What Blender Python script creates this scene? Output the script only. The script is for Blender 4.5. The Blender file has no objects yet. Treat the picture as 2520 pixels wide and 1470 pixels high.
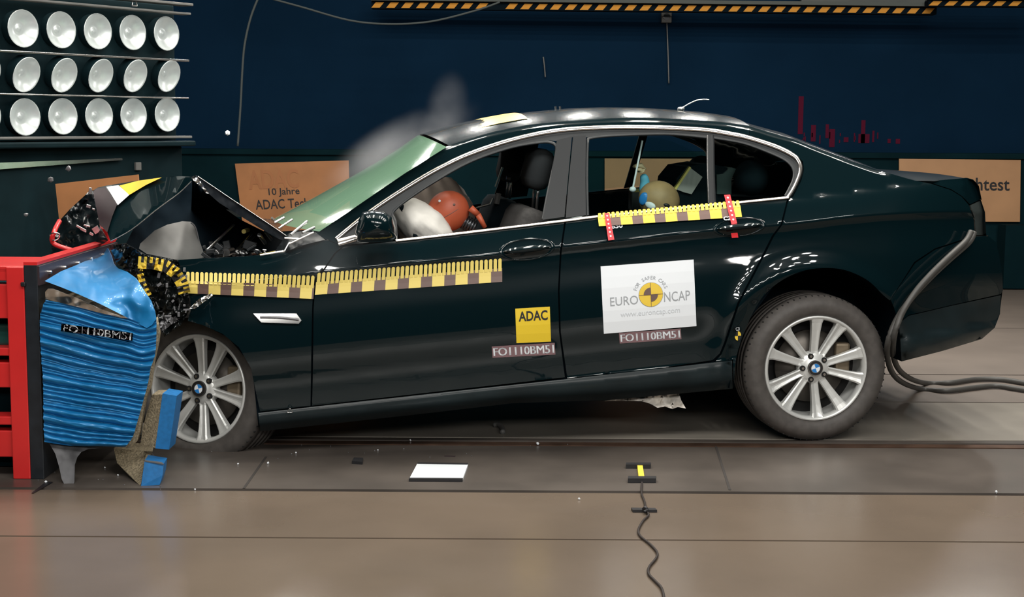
import bpy, bmesh, math, random
from mathutils import Vector, Matrix, noise
from mathutils.geometry import delaunay_2d_cdt
random.seed(7)
S = bpy.context.scene
R_ = math.radians

# ------------------------------------------------------------------ camera, world, light, exposure
F = 3600.0
CAM = Vector((0, 0, 1.425))
cd = bpy.data.cameras.new('camera'); co = bpy.data.objects.new('camera', cd)
S.collection.objects.link(co); S.camera = co
cd.sensor_width = 36; cd.lens = 36 * F / 2520; cd.clip_start = .05; cd.clip_end = 200
RM = (Matrix.Rotation(R_(90 - 6.9), 4, 'X') @ Matrix.Rotation(R_(0.35), 4, 'Z'))
co.matrix_world = Matrix.Translation(CAM) @ RM
R3 = RM.to_3x3()

w_ = bpy.data.worlds.new('world'); S.world = w_; w_.use_nodes = True
w_.node_tree.nodes['Background'].inputs[0].default_value = (.10, .32, .42, 1)
w_.node_tree.nodes['Background'].inputs[1].default_value = .022
S.view_settings.view_transform = 'Standard'; S.view_settings.look = 'None'
S.view_settings.exposure = 0; S.view_settings.gamma = 1; S.view_settings.use_curve_mapping = False

def lamp(name, loc, target, power, size, col=(1, .95, .86), shape='DISK', sy=None):
    l = bpy.data.lights.new(name, 'AREA'); l.shape = shape; l.size = size; l.energy = power; l.color = col
    if sy: l.size_y = sy
    o = bpy.data.objects.new(name, l); S.collection.objects.link(o)
    o.location = loc
    o.rotation_euler = (Vector(target) - Vector(loc)).to_track_quat('-Z', 'Y').to_euler()
    return o
# rows of round film lamps under the ceiling of the hall, over the car
for i in range(9):
    x = -3.6 + i * .95
    for y, z in ((6.6, 4.6), (7.4, 4.75), (8.2, 4.9)):
        lamp('ceiling_lamp', (x, y, z), (x + .1, y - .3, 0), 22, .3)
# lamp rows over the striped gantry beam, facing the car
for i in range(13):
    x = -2.7 + i * .52
    for z in (3.1,):
        lamp('gantry_lamp', (x, 10.6, z), (x * .8, 6.8, .8), 11, .22, (1, .97, .92))
# lamp rows high on the camera side
for i in range(12):
    x = -1.6 + i * .62
    for z in (3.5, 4.1):
        lamp('front_lamp', (x, -3.0, z), (x * .5, 6.4, .7), 13, .26, (1, .97, .92))
for i in range(10):  # fill rows added to brighten the near flank and keep the underside dark
    x = -3.0 + i * .78
    lamp('upper_fill_lamp', (x, 1.4, 5.2), (x * .7, 6.4, .6), 21, .32, (1, .97, .92))
    lamp('upper_fill_lamp', (x, 2.2, 5.5), (x * .7, 6.4, .6), 18, .32, (1, .97, .92))

# ------------------------------------------------------------------ pixel rays (frame 2520 x 1470) used to survey positions
def ray(px, py):
    return R3 @ Vector(((px - 1260) / F, -(py - 735) / F, -1))
def W(px, py, Y):
    r = ray(px, py); return CAM + r * ((Y - CAM.y) / r.y)
def G(px, py, z=0.0):
    r = ray(px, py); return CAM + r * ((z - CAM.z) / r.z)
YAW = R_(8.4)
TT = Vector((math.cos(YAW), math.sin(YAW), 0)); NN = Vector((-math.sin(YAW), math.cos(YAW), 0))
A0 = G(2010, 908, .333)
O0 = A0 - NN * .03; O0.z = 0
CW = 1.86
def P(px, py, d):            # point at lateral depth d (from the near flank), in the car's own axes
    r = ray(px, py)
    t = (d - (CAM - O0).dot(NN)) / r.dot(NN)
    q = CAM + r * t - O0
    return Vector((q.dot(TT), q.dot(NN), q.z))

# ------------------------------------------------------------------ materials
MT = {}
def mat(name, col, rough=.5, metal=0, coat=0, emit=None, es=1, noise_amt=0, nscale=8, bump=0, spec=.5, col2=None, alpha=None, crough=.03):
    if name in MT: return MT[name]
    m = bpy.data.materials.new(name); m.use_nodes = True; nt = m.node_tree; b = nt.nodes['Principled BSDF']
    c = (*col, 1)
    b.inputs['Base Color'].default_value = c; b.inputs['Roughness'].default_value = rough
    b.inputs['Metallic'].default_value = metal; b.inputs['Coat Weight'].default_value = coat
    b.inputs['Coat Roughness'].default_value = crough
    b.inputs['Specular IOR Level'].default_value = spec
    if emit: b.inputs['Emission Color'].default_value = (*emit, 1); b.inputs['Emission Strength'].default_value = es
    if noise_amt or bump:
        tc = nt.nodes.new('ShaderNodeTexCoord'); n = nt.nodes.new('ShaderNodeTexNoise')
        n.inputs['Scale'].default_value = nscale; n.inputs['Detail'].default_value = 6
        nt.links.new(tc.outputs['Object'], n.inputs['Vector'])
        if noise_amt:
            mx = nt.nodes.new('ShaderNodeMix'); mx.data_type = 'RGBA'
            c2 = col2 or tuple(x * (1 - noise_amt) for x in col)
            mx.inputs[6].default_value = c; mx.inputs[7].default_value = (*c2, 1)
            mr = nt.nodes.new('ShaderNodeMapRange'); mr.inputs[1].default_value = .35; mr.inputs[2].default_value = .65
            nt.links.new(n.outputs['Fac'], mr.inputs[0]); nt.links.new(mr.outputs[0], mx.inputs[0])
            nt.links.new(mx.outputs[2], b.inputs['Base Color'])
        if bump:
            bp = nt.nodes.new('ShaderNodeBump'); bp.inputs['Strength'].default_value = bump; bp.inputs['Distance'].default_value = .01
            nt.links.new(n.outputs['Fac'], bp.inputs['Height']); nt.links.new(bp.outputs[0], b.inputs['Normal'])
    if alpha is not None: b.inputs['Alpha'].default_value = alpha
    MT[name] = m; return m
def glass(name, col, k):      # thin pane: mostly see-through, rest reflects
    m = bpy.data.materials.new(name); m.use_nodes = True; nt = m.node_tree; nt.nodes.clear()
    o = nt.nodes.new('ShaderNodeOutputMaterial'); mx = nt.nodes.new('ShaderNodeMixShader')
    t = nt.nodes.new('ShaderNodeBsdfTransparent'); t.inputs[0].default_value = (*col, 1)
    g = nt.nodes.new('ShaderNodeBsdfGlossy'); g.inputs['Roughness'].default_value = .02
    fr = nt.nodes.new('ShaderNodeFresnel'); fr.inputs[0].default_value = k
    nt.links.new(fr.outputs[0], mx.inputs[0]); nt.links.new(t.outputs[0], mx.inputs[1]); nt.links.new(g.outputs[0], mx.inputs[2])
    nt.links.new(mx.outputs[0], o.inputs[0]); return m
paint = mat('black_paint', (.0018, .0082, .0105), .25, 0, .7, spec=.04)
dusty = mat('dusty_black_paint', (.011, .020, .023), .42, 0, .2, spec=.2, noise_amt=.4, nscale=4, crough=.2)
plast = mat('black_plastic', (.008, .012, .015), .45, noise_amt=.3, nscale=20)
dark = mat('dark_interior', (.003, .007, .011), .9, spec=.05)
chrome = mat('satin_trim', (.62, .58, .55), .22, 1)
silver = mat('bright_metal', (.75, .75, .74), .25, 1)
alloy = mat('alloy_silver', (.70, .71, .69), .38, .35, .4, noise_amt=.12, nscale=6)
alloyd = mat('alloy_shadow', (.10, .09, .08), .5, .6)
rubber = mat('tyre_rubber', (.078, .070, .064), .62, noise_amt=.25, nscale=30, bump=.1)
groove = mat('tread_groove', (.008, .008, .008), .9)
red = mat('red_paint', (.62, .022, .022), .35, 0, .3, noise_amt=.12, nscale=5)
blue = mat('blue_aluminium', (.008, .19, .46), .44, .25, .2, noise_amt=.2, nscale=7, bump=.25)
blue2 = mat('blue_foil_face', (.012, .17, .46), .45, .2, noise_amt=.2, nscale=60)
tan = mat('honeycomb_edge', (.36, .30, .20), .55, .2, noise_amt=.55, nscale=120, bump=.5)
greyal = mat('bare_aluminium', (.20, .20, .21), .42, .5, noise_amt=.15, nscale=6)
blackst = mat('black_steel', (.014, .018, .024), .4, 0, .2, noise_amt=.4, nscale=14)
maroon = mat('dark_maroon', (.035, .022, .026), .4)
yellow = mat('yellow_vinyl', (.86, .60, .06), .45)
yellow2 = mat('pale_yellow_vinyl', (.85, .68, .18), .45)
brown = mat('brown_vinyl', (.16, .10, .085), .4)
white = mat('white_vinyl', (.80, .84, .88), .45)
ink = mat('black_ink', (.012, .012, .014), .5)
grey = mat('grey_ink', (.36, .38, .40), .5)
lgrey = mat('light_grey_ink', (.66, .69, .72), .5)
tagbg = mat('dull_pink_tag', (.22, .13, .14), .45)
redv = mat('red_vinyl', (.75, .03, .04), .45)
bluev = mat('blue_enamel', (.03, .22, .60), .3)
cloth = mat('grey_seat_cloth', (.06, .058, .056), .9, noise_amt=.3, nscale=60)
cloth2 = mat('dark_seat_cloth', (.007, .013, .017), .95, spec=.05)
blk = mat('pillar_gloss', (.022, .024, .026), .30, 0, .6, crough=.12)
gstrip = mat('grey_plastic', (.13, .13, .125), .5, noise_amt=.2, nscale=10)

# ------------------------------------------------------------------ object helpers
def link(name, me, m=None, parent=None, smooth=False):
    o = bpy.data.objects.new(name, me); S.collection.objects.link(o)
    ms = m if isinstance(m, (list, tuple)) else [m]
    for x in ms:
        if x and x.name not in me.materials: me.materials.append(x)
    if parent is not None: o.parent = parent
    if smooth:
        for p in me.polygons: p.use_smooth = True
    return o
def mesh(name, vs, fs, m, parent=None, smooth=False, mi=None):
    me = bpy.data.meshes.new(name); me.from_pydata([tuple(v) for v in vs], [], fs)
    o = link(name, me, m, parent, smooth)
    if mi:
        for p, k in zip(me.polygons, mi): p.material_index = k
    me.update(); return o
def empty(name, loc=(0, 0, 0), rz=0):
    o = bpy.data.objects.new(name, None); S.collection.objects.link(o); o.location = loc; o.rotation_euler = (0, 0, rz)
    o.empty_display_size = .1; return o
def tag(o, label, cat, group=None, kind=None):
    o['label'] = label; o['category'] = cat
    if group: o['group'] = group
    if kind: o['kind'] = kind
    return o
def struct(o): o['kind'] = 'structure'; return o
def recal(o):
    bm = bmesh.new(); bm.from_mesh(o.data); bmesh.ops.recalc_face_normals(bm, faces=bm.faces[:]); bm.to_mesh(o.data); bm.free(); return o
def from_bm(name, bm, m, parent=None, smooth=False):
    me = bpy.data.meshes.new(name); bmesh.ops.recalc_face_normals(bm, faces=bm.faces[:]); bm.to_mesh(me); bm.free()
    return link(name, me, m, parent, smooth)
def bx(bm, c, s, rot=None, bev=0):
    r = bmesh.ops.create_cube(bm, size=1); M = Matrix.Translation(c) @ (rot.to_4x4() if rot else Matrix.Identity(4)) @ Matrix.Diagonal((*s, 1))
    bmesh.ops.transform(bm, matrix=M, verts=r['verts'])
    if bev:
        es = list({e for v in r['verts'] for e in v.link_edges})
        bmesh.ops.bevel(bm, geom=es, offset=bev, segments=2, affect='EDGES', profile=.5)
def cyl(bm, a, b, r1, r2=None, n=16, cap=True):
    a = Vector(a); b = Vector(b); d = b - a
    M = Matrix.Translation((a + b) / 2) @ d.to_track_quat('Z', 'Y').to_matrix().to_4x4()
    r = bmesh.ops.create_cone(bm, cap_ends=cap, segments=n, radius1=r1, radius2=r1 if r2 is None else r2, depth=d.length)
    bmesh.ops.transform(bm, matrix=M, verts=r['verts']); return r['verts']
def ball(bm, c, s, rot=None, n=20):
    r = bmesh.ops.create_uvsphere(bm, u_segments=n, v_segments=n // 2 + 2, radius=1)
    M = Matrix.Translation(c) @ (rot.to_4x4() if rot else Matrix.Identity(4)) @ Matrix.Diagonal((*s, 1))
    bmesh.ops.transform(bm, matrix=M, verts=r['verts']); return r['verts']
def tube(name, pts, r, m, parent=None, n=8):
    # smooth tube through points (Catmull-Rom), real mesh
    pts = [Vector(p) for p in pts]; out = []
    for i in range(len(pts) - 1):
        p0 = pts[max(i - 1, 0)]; p1 = pts[i]; p2 = pts[i + 1]; p3 = pts[min(i + 2, len(pts) - 1)]
        for k in range(6):
            t = k / 6
            out.append(.5 * ((2 * p1) + (p2 - p0) * t + (2 * p0 - 5 * p1 + 4 * p2 - p3) * t * t + (-p0 + 3 * p1 - 3 * p2 + p3) * t ** 3))
    out.append(pts[-1]); vs = []; fs = []
    up = Vector((.13, .2, .97)).normalized()
    for i, p in enumerate(out):
        t = (out[min(i + 1, len(out) - 1)] - out[max(i - 1, 0)]).normalized()
        a = t.cross(up);  a = a.normalized() if a.length > 1e-4 else Vector((1, 0, 0)); b = t.cross(a)
        for k in range(n):
            q = 2 * math.pi * k / n; vs.append(p + (a * math.cos(q) + b * math.sin(q)) * r)
    for i in range(len(out) - 1):
        for k in range(n):
            fs.append((i * n + k, i * n + (k + 1) % n, (i + 1) * n + (k + 1) % n, (i + 1) * n + k))
    fs.append(tuple(range(n))[::-1]); fs.append(tuple(range((len(out) - 1) * n, len(out) * n)))
    return recal(mesh(name, vs, fs, m, parent, True))
def spl(pts):
    xs = [p[0] for p in pts]; ys = [p[1] for p in pts]; n = len(xs)
    ms = []
    for i in range(n):
        if i == 0: ms.append((ys[1] - ys[0]) / (xs[1] - xs[0]))
        elif i == n - 1: ms.append((ys[-1] - ys[-2]) / (xs[-1] - xs[-2]))
        else:
            a = (ys[i] - ys[i - 1]) / (xs[i] - xs[i - 1]); b = (ys[i + 1] - ys[i]) / (xs[i + 1] - xs[i]); ms.append((a + b) / 2)
    def f(x):
        if x <= xs[0]: return ys[0] + ms[0] * (x - xs[0])
        if x >= xs[-1]: return ys[-1] + ms[-1] * (x - xs[-1])
        lo, hi = 0, n - 1
        while hi - lo > 1:
            m = (lo + hi) // 2
            if xs[m] <= x: lo = m
            else: hi = m
        h = xs[hi] - xs[lo]; t = (x - xs[lo]) / h
        return ((2 * t ** 3 - 3 * t * t + 1) * ys[lo] + (t ** 3 - 2 * t * t + t) * h * ms[lo] + (-2 * t ** 3 + 3 * t * t) * ys[hi] + (t ** 3 - t * t) * h * ms[hi])
    return f
def inside(p, poly):
    x, y = p; c = False; n = len(poly)
    for i in range(n):
        x1, y1 = poly[i]; x2, y2 = poly[i - 1]
        if (y1 > y) != (y2 > y) and x < (x2 - x1) * (y - y1) / (y2 - y1) + x1: c = not c
    return c
def edist(p, poly):
    b = 1e9
    for i in range(len(poly)):
        ax, ay = poly[i - 1]; bx_, by = poly[i]; dx, dy = bx_ - ax, by - ay; L = dx * dx + dy * dy
        t = 0 if L == 0 else max(0, min(1, ((p[0] - ax) * dx + (p[1] - ay) * dy) / L))
        b = min(b, math.hypot(p[0] - ax - t * dx, p[1] - ay - t * dy))
    return b
def dens(poly, step):
    out = []
    for i in range(len(poly)):
        a = poly[i]; b = poly[(i + 1) % len(poly)]; L = math.hypot(b[0] - a[0], b[1] - a[1]); n = max(1, round(L / step))
        for k in range(n): out.append((a[0] + (b[0] - a[0]) * k / n, a[1] + (b[1] - a[1]) * k / n))
    return out
def idw(pts):
    """smooth thin-plate surface of depth through surveyed points"""
    import numpy as np
    n = len(pts); X = np.array([[p[0] / 100, p[1] / 100] for p in pts]); z = np.array([p[2] for p in pts])
    r2 = ((X[:, None] - X[None]) ** 2).sum(-1); K = r2 * np.log(r2 + 1e-9) * .5 + np.eye(n) * .02
    Q = np.hstack([np.ones((n, 1)), X]); A = np.zeros((n + 3, n + 3)); A[:n, :n] = K; A[:n, n:] = Q; A[n:, :n] = Q.T
    try: c = np.linalg.solve(A, np.append(z, [0, 0, 0]))
    except np.linalg.LinAlgError: c = np.linalg.lstsq(A, np.append(z, [0, 0, 0]), rcond=None)[0]
    def f(x, y):
        d2 = (X[:, 0] - x / 100) ** 2 + (X[:, 1] - y / 100) ** 2
        return float((c[:n] * d2 * np.log(d2 + 1e-9) * .5).sum() + c[n] + c[n + 1] * x / 100 + c[n + 2] * y / 100)
    return f
SHF = None
def panel(name, outline, m, parent, dfun, step=16, off=0., thick=.012, mapf=P, holes=(), stepy=None, keep=None, mirror=False, back=False):
    """sheet-metal panel: outline and depth profile give a curved surface with a turned edge"""
    stepy = stepy or step
    ol = dens(outline, max(step, 6) * .8)
    hl = [dens(h, step * .8) for h in holes]
    vin = [Vector(p) for p in ol]; ed = [(i, (i + 1) % len(ol)) for i in range(len(ol))]
    for h in hl:
        k = len(vin); vin += [Vector(p) for p in h]; ed += [(k + i, k + (i + 1) % len(h)) for i in range(len(h))]
    x0 = min(p[0] for p in ol); x1 = max(p[0] for p in ol); y0 = min(p[1] for p in ol); y1 = max(p[1] for p in ol)
    ms = min(step, stepy) * .45; row = 0; y = y0 + stepy * .5
    while y < y1:
        x = x0 + (step * .5 if row % 2 else 0)
        while x < x1:
            if inside((x, y), ol) and edist((x, y), ol) > ms and all((not inside((x, y), h)) and edist((x, y), h) > ms for h in hl):
                vin.append(Vector((x, y)))
            x += step
        y += stepy; row += 1
    if dfun in (D, SHF) and step < 20:
        feats = []
        for lf, dy in ((LC, 0), (LC, -4), (LC, 5), (LC, 11), (LC, -11), (LR, 3), (LR, 8), (LR, 13), (LS, -22), (LS, -13), (LS, -6), (LS, 5), (LS, 11)):
            x = x0 + 4
            while x < x1:
                y = lf(x) + dy
                if (lf is LC or (lf is LR and 800 < x < 2180) or (lf is LS and 640 < x < 1810)) and inside((x, y), ol) and edist((x, y), ol) > 3: feats.append(Vector((x, y)))
                x += 9
        nb = len(ol) + sum(len(h) for h in hl)
        base = [v for v in vin[nb:] if all(abs(v[0] - f[0]) > 7 or abs(v[1] - f[1]) > 5 for f in feats)]
        vin = vin[:nb] + base + feats
    vo, eo, fo, _, _, _ = delaunay_2d_cdt(vin, ed, [], 0, 1e-4)
    fs = []
    for f in fo:
        c = (sum(vo[i][0] for i in f) / len(f), sum(vo[i][1] for i in f) / len(f))
        if inside(c, ol) and not any(inside(c, h) for h in hl): fs.append(tuple(f))
    used = sorted({i for f in fs for i in f}); ix = {u: k for k, u in enumerate(used)}
    fs = [tuple(ix[i] for i in f) for f in fs]; v2 = [vo[u] for u in used]
    def pt(x, y): return mapf(x, y, dfun(x, y) + off)
    vs = [pt(v[0], v[1]) for v in v2]; ns = []
    e = 1.5
    for v in v2:
        a = pt(v[0] + e, v[1]) - pt(v[0] - e, v[1]); b = pt(v[0], v[1] - e) - pt(v[0], v[1] + e)
        n = a.cross(b); n = n.normalized() if n.length > 1e-9 else Vector((0, -1, 0)); ns.append(n)
    # orient faces like normals
    out = []
    for f in fs:
        fn = (vs[f[1]] - vs[f[0]]).cross(vs[f[2]] - vs[f[0]])
        out.append(f if fn.dot(ns[f[0]]) > 0 else f[::-1])
    fs = out
    cnt = {}
    for f in fs:
        for i in range(3):
            a, b = f[i], f[(i + 1) % 3]; cnt[(a, b)] = 1
    bd = [(a, b) for (a, b) in cnt if (b, a) not in cnt]
    nv = len(vs); mp = {}
    nml = list(ns)
    if thick:
        for a, b in bd:
            for q in (a, b):
                if q not in mp:
                    mp[q] = len(vs); vs.append(vs[q].copy()); vs.append(vs[q] + Vector((0, thick, 0))); nml += [Vector((0, 0, 0))] * 2
        sk = [(mp[b], mp[a], mp[a] + 1, mp[b] + 1) for a, b in bd]
        fs = fs + sk
        if back:
            base = len(vs)
            for i in range(nv): vs.append(vs[i] + Vector((0, thick, 0))); nml.append(Vector((0, 0, 0)))
            fs = fs + [tuple(base + i for i in f[::-1]) for f in fs[:len(out)]]
    if mirror:
        vs = [Vector((v.x, CW - v.y, v.z)) for v in vs]; nml = [Vector((n.x, -n.y, n.z)) for n in nml]; fs = [f[::-1] for f in fs]
    o = mesh(name, vs, fs, m, parent, True)
    o.data.normals_split_custom_set_from_vertices([tuple(n) for n in nml])
    return o
def loft(name, rows, m, parent, smooth=True, mi=None):
    n = len(rows[0]); vs = [p for r in rows for p in r]; fs = []
    for i in range(len(rows) - 1):
        for k in range(n - 1): fs.append((i * n + k, i * n + k + 1, (i + 1) * n + k + 1, (i + 1) * n + k))
    return mesh(name, vs, fs, m, parent, smooth)
def span(name, pts, m, parent, crown=.05, bow=0, pw=2.4, n=22, dd=None, sub=6, z2=0):
    """surface carried across the car from a near edge curve to its mirror image"""
    rows = []
    dpts = []
    for i in range(len(pts) - 1):
        for k in range(sub):
            t = k / sub; dpts.append(tuple(pts[i][j] + (pts[i + 1][j] - pts[i][j]) * t for j in range(len(pts[i]))))
    dpts.append(pts[-1])
    N = len(dpts)
    for i, q in enumerate(dpts):
        px, py = q[0], q[1]; d = q[2] if len(q) > 2 else (dd or D)(px, py)
        c = q[3] if len(q) > 3 else crown; b = q[4] if len(q) > 4 else bow
        a = P(px, py, d); r = []
        for k in range(n + 1):
            s = k / n; x = 1 - abs(2 * s - 1) ** pw
            r.append(Vector((a.x - b * x, d + (CW - 2 * d) * s, a.z + c * x)))
        rows.append(r)
    o = loft(name, rows, m, parent)
    return recal(o)

# depth profile of the near flank
LB = spl([(438, 640), (505, 636), (600, 632), (671, 626), (740, 606), (824, 598), (974, 592), (1200, 566), (1399, 540), (1469, 532), (1821, 498), (1949, 487), (2100, 470), (2250, 452), (2393, 446), (2480, 446)])
LC = spl([(450, 702), (650, 688), (802, 668), (904, 656), (1231, 624), (1363, 609), (1524, 591), (1760, 566), (1882, 556), (1939, 551), (2127, 530), (2300, 521), (2480, 520)])
LS = spl([(400, 1040), (620, 1016), (768, 1000), (1122, 961), (1392, 931), (1753, 889), (1812, 880), (2219, 826), (2480, 790)])
LE = spl([(400, 1090), (640, 1062), (700, 1056), (1040, 1019), (1261, 995), (1500, 984), (1804, 958), (2219, 892), (2416, 836), (2480, 815)])
TB = spl([(0, .022), (.06, .031), (.15, .028), (.36, .010), (.60, .006), (.82, .026), (.9, .028), (1, .031)])
TS = spl([(0, .031), (.22, .022), (.7, .035), (1, .085), (1.4, .16)])
LR = spl([(790, 566), (860, 518), (930, 470), (996, 425), (1048, 392), (1099, 361), (1182, 332), (1297, 307), (1399, 297), (1540, 289), (1700, 294), (1844, 309), (1900, 326), (1950, 340), (2026, 369), (2101, 397), (2172, 423), (2252, 445)])
def D(px, py):
    b = LB(px); c = LC(px); s = LS(px); e = LE(px)
    if py <= b:
        d = .095 + .62 * (b - py) / 575
        if 1080 < px < 2250:
            q = (LR(px) + 13 - py) / 13
            if q > 0: d += .032 * min(q, 1.3) ** 2.2 * min(1, (px - 1080) / 60) * min(1, max(0, (2200 - px) / 100))
    elif py <= c:
        t = (py - b) / (c - b); d = .095 - .073 * (t ** .8)
    elif py <= s: d = TB((py - c) / (s - c))
    else: d = TS(min(1.4, (py - s) / (e - s)))
    if px > 2180: d += .24 * ((px - 2180) / 290) ** 2.4
    if px < 620: d += .10 * ((620 - px) / 250) ** 2
    r = math.hypot((px - 2010) / .97, py - 905)
    if 225 < r < 360 and py < 960: d -= .022 * math.exp(-((r - 245) / 30) ** 2)
    return d

# ------------------------------------------------------------------ text
def text_tris(s, bold=0.0):
    cu = bpy.data.curves.new('t', 'FONT'); cu.body = s; cu.size = 1; cu.resolution_u = 3; cu.offset = bold
    o = bpy.data.objects.new('t', cu); S.collection.objects.link(o)
    dg = bpy.context.evaluated_depsgraph_get(); me = o.evaluated_get(dg).to_mesh()
    me.calc_loop_triangles()
    vs = [tuple(v.co[:2]) for v in me.vertices]; fs = [tuple(t.vertices) for t in me.loop_triangles]
    o.evaluated_get(dg).to_mesh_clear(); bpy.data.objects.remove(o); bpy.data.curves.remove(cu)
    x0 = min(v[0] for v in vs); x1 = max(v[0] for v in vs); y0 = min(v[1] for v in vs); y1 = max(v[1] for v in vs)
    return [((v[0] - x0) / (x1 - x0), 1 - (v[1] - y0) / (y1 - y0)) for v in vs], fs, (x1 - x0) / (y1 - y0)
class Decal:
    """thin vinyl sheet with print on it; u,v run over its four corners (tl,tr,br,bl)"""
    def __init__(s, quad, surf, off=.003):
        s.q = quad; s.surf = surf; s.off = off; s.vs = []; s.fs = []; s.mi = []; s.ms = []
    def uv(s, u, v):
        q = s.q
        return tuple((q[0][k] * (1 - u) + q[1][k] * u) * (1 - v) + (q[3][k] * (1 - u) + q[2][k] * u) * v for k in (0, 1))
    def m(s, m):
        if m not in s.ms: s.ms.append(m)
        return s.ms.index(m)
    def add(s, uvs, faces, m, lay):
        b = len(s.vs); k = s.m(m)
        for u, v in uvs: s.vs.append(s.surf(*s.uv(u, v), -(s.off + .0012 * lay)))
        for f in faces: s.fs.append(tuple(b + i for i in f)); s.mi.append(k)
    def rect(s, u0, v0, u1, v1, m, lay=0, nx=1, ny=1):
        uvs = [(u0 + (u1 - u0) * i / nx, v0 + (v1 - v0) * j / ny) for j in range(ny + 1) for i in range(nx + 1)]
        fs = [(j * (nx + 1) + i, (j + 1) * (nx + 1) + i, (j + 1) * (nx + 1) + i + 1, j * (nx + 1) + i + 1) for j in range(ny) for i in range(nx)]
        s.add(uvs, fs, m, lay)
    def text(s, t, u0, v0, u1, v1, m, lay=1, bold=0):
        vs, fs, _ = text_tris(t, bold)
        s.add([(u0 + (u1 - u0) * x, v0 + (v1 - v0) * y) for x, y in vs], fs, m, lay)
    def poly(s, pts, m, lay=1):
        s.add(pts, [tuple(range(len(pts)))], m, lay)
    def build(s, name, parent):
        o = mesh(name, s.vs, s.fs, s.ms, parent, False, None)
        for p, k in zip(o.data.polygons, s.mi): p.material_index = k
        return o
def surf_car(px, py, o): return P(px, py, D(px, py) + o)
def tape(d, n, u0=0, u1=1, first=1, ym=None, bm_=None, per=5, deep=.42):
    ym = ym or yellow2; bm_ = bm_ or brown; w = (u1 - u0) / n
    i = 0; k = first; pos = 0.0
    blocks = []
    while pos < n - .01:
        L = min(2.6 if k else 2.4, n - pos); blocks.append((pos, pos + L, k)); pos += L; k = 1 - k
    for a, b, k in blocks:
        d.rect(u0 + a * w, deep if k else deep + .10, u0 + b * w, 1, ym if k else bm_, 0, 2, 2)
        if not k: d.rect(u0 + a * w, deep, u0 + b * w, deep + .10, bm_, 0, 2)
    for i in range(n):
        c = u0 + (i + .5) * w; h = w * .36; b = deep + .12
        d.poly([(c - h, .05), (c - h * .5, 0), (c + h * .5, 0), (c + h, .05), (c + h, b), (c - h, b)], ym, 1)

# ------------------------------------------------------------------ the hall
fl_light = mat('floor_concrete', (.140, .108, .082), .24, spec=.5, noise_amt=.16, nscale=1.6, bump=.03)
fl_dark = mat('floor_track', (.092, .078, .068), .36, noise_amt=.35, nscale=2.2, bump=.05)
fl_mid = mat('floor_mid', (.27, .245, .21), .4, noise_amt=.25, nscale=2)
fl_far = mat('floor_far', (.17, .142, .122), .5, noise_amt=.15, nscale=2)
seam = mat('floor_seam', (.02, .016, .014), .8)
steelr = mat('rail_steel', (.20, .12, .085), .35, .7, noise_amt=.4, nscale=8)
def gy(y): return G(1260, y).y
bands = [(1700, 1329, fl_light), (1326, 1213, fl_light), (1207, 1098, fl_dark), (1095.5, 1088, steelr), (1085, 1079, fl_dark), (1077, 985, fl_mid), (983, 917, fl_far), (915, 802, fl_far), (800, 640, fl_far)]
bm = bmesh.new(); mats = []; mi = []
for a, b, m in bands:
    ya, yb = gy(a), gy(b)
    if m not in mats: mats.append(m)
    bx(bm, (0, (ya + yb) / 2, -.05), (22, yb - ya, .1)); mi += [mats.index(m)] * 6
me = bpy.data.meshes.new('floor'); bm.to_mesh(me); bm.free()
fo = link('floor', me, mats)
for p, k in zip(me.polygons, mi): p.material_index = k
struct(fo)
y0_, y1_ = gy(1700), gy(640)
struct(mesh('trim_1', [(-11, y0_, -.02), (11, y0_, -.02), (11, y1_, -.02), (-11, y1_, -.02)], [(0, 1, 2, 3)], seam))
# cross joints of the track slab
bm = bmesh.new()
for (a, b) in (((655, 1125), (600, 1203)), ((1762, 1100), (1796, 1207))):
    p, q = G(*a), G(*b); d = (q - p).normalized(); n = Vector((-d.y, d.x, 0)) * .005
    bmesh.ops.contextual_create(bm, geom=[bm.verts.new(v + Vector((0, 0, .0015))) for v in (p + n, p - n, q - n, q + n)])
struct(from_bm('trim_2', bm, seam))
YW = 13.0
navy = mat('navy_wall', (.0042, .0180, .041), .9, spec=.02, noise_amt=.18, nscale=1.2)
plinth = mat('dark_green_wall', (.0040, .0175, .0225), .9, spec=.03, noise_amt=.3, nscale=2)
zt = W(1260, 372, YW - .12).z
bm = bmesh.new(); bx(bm, (0, YW + .1, 2.6), (22, .2, 5.6)); struct(from_bm('wall_back', bm, navy))
bm = bmesh.new(); xa = W(428, 372, YW - .1).x
bx(bm, ((xa + 11) / 2, YW - .06, zt / 2 - .02), (11 - xa, .12, zt)); bx(bm, ((xa + 11) / 2, YW - .07, zt - .02), (11 - xa, .16, .05), bev=.008)
struct(from_bm('wall_base', bm, plinth))
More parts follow.
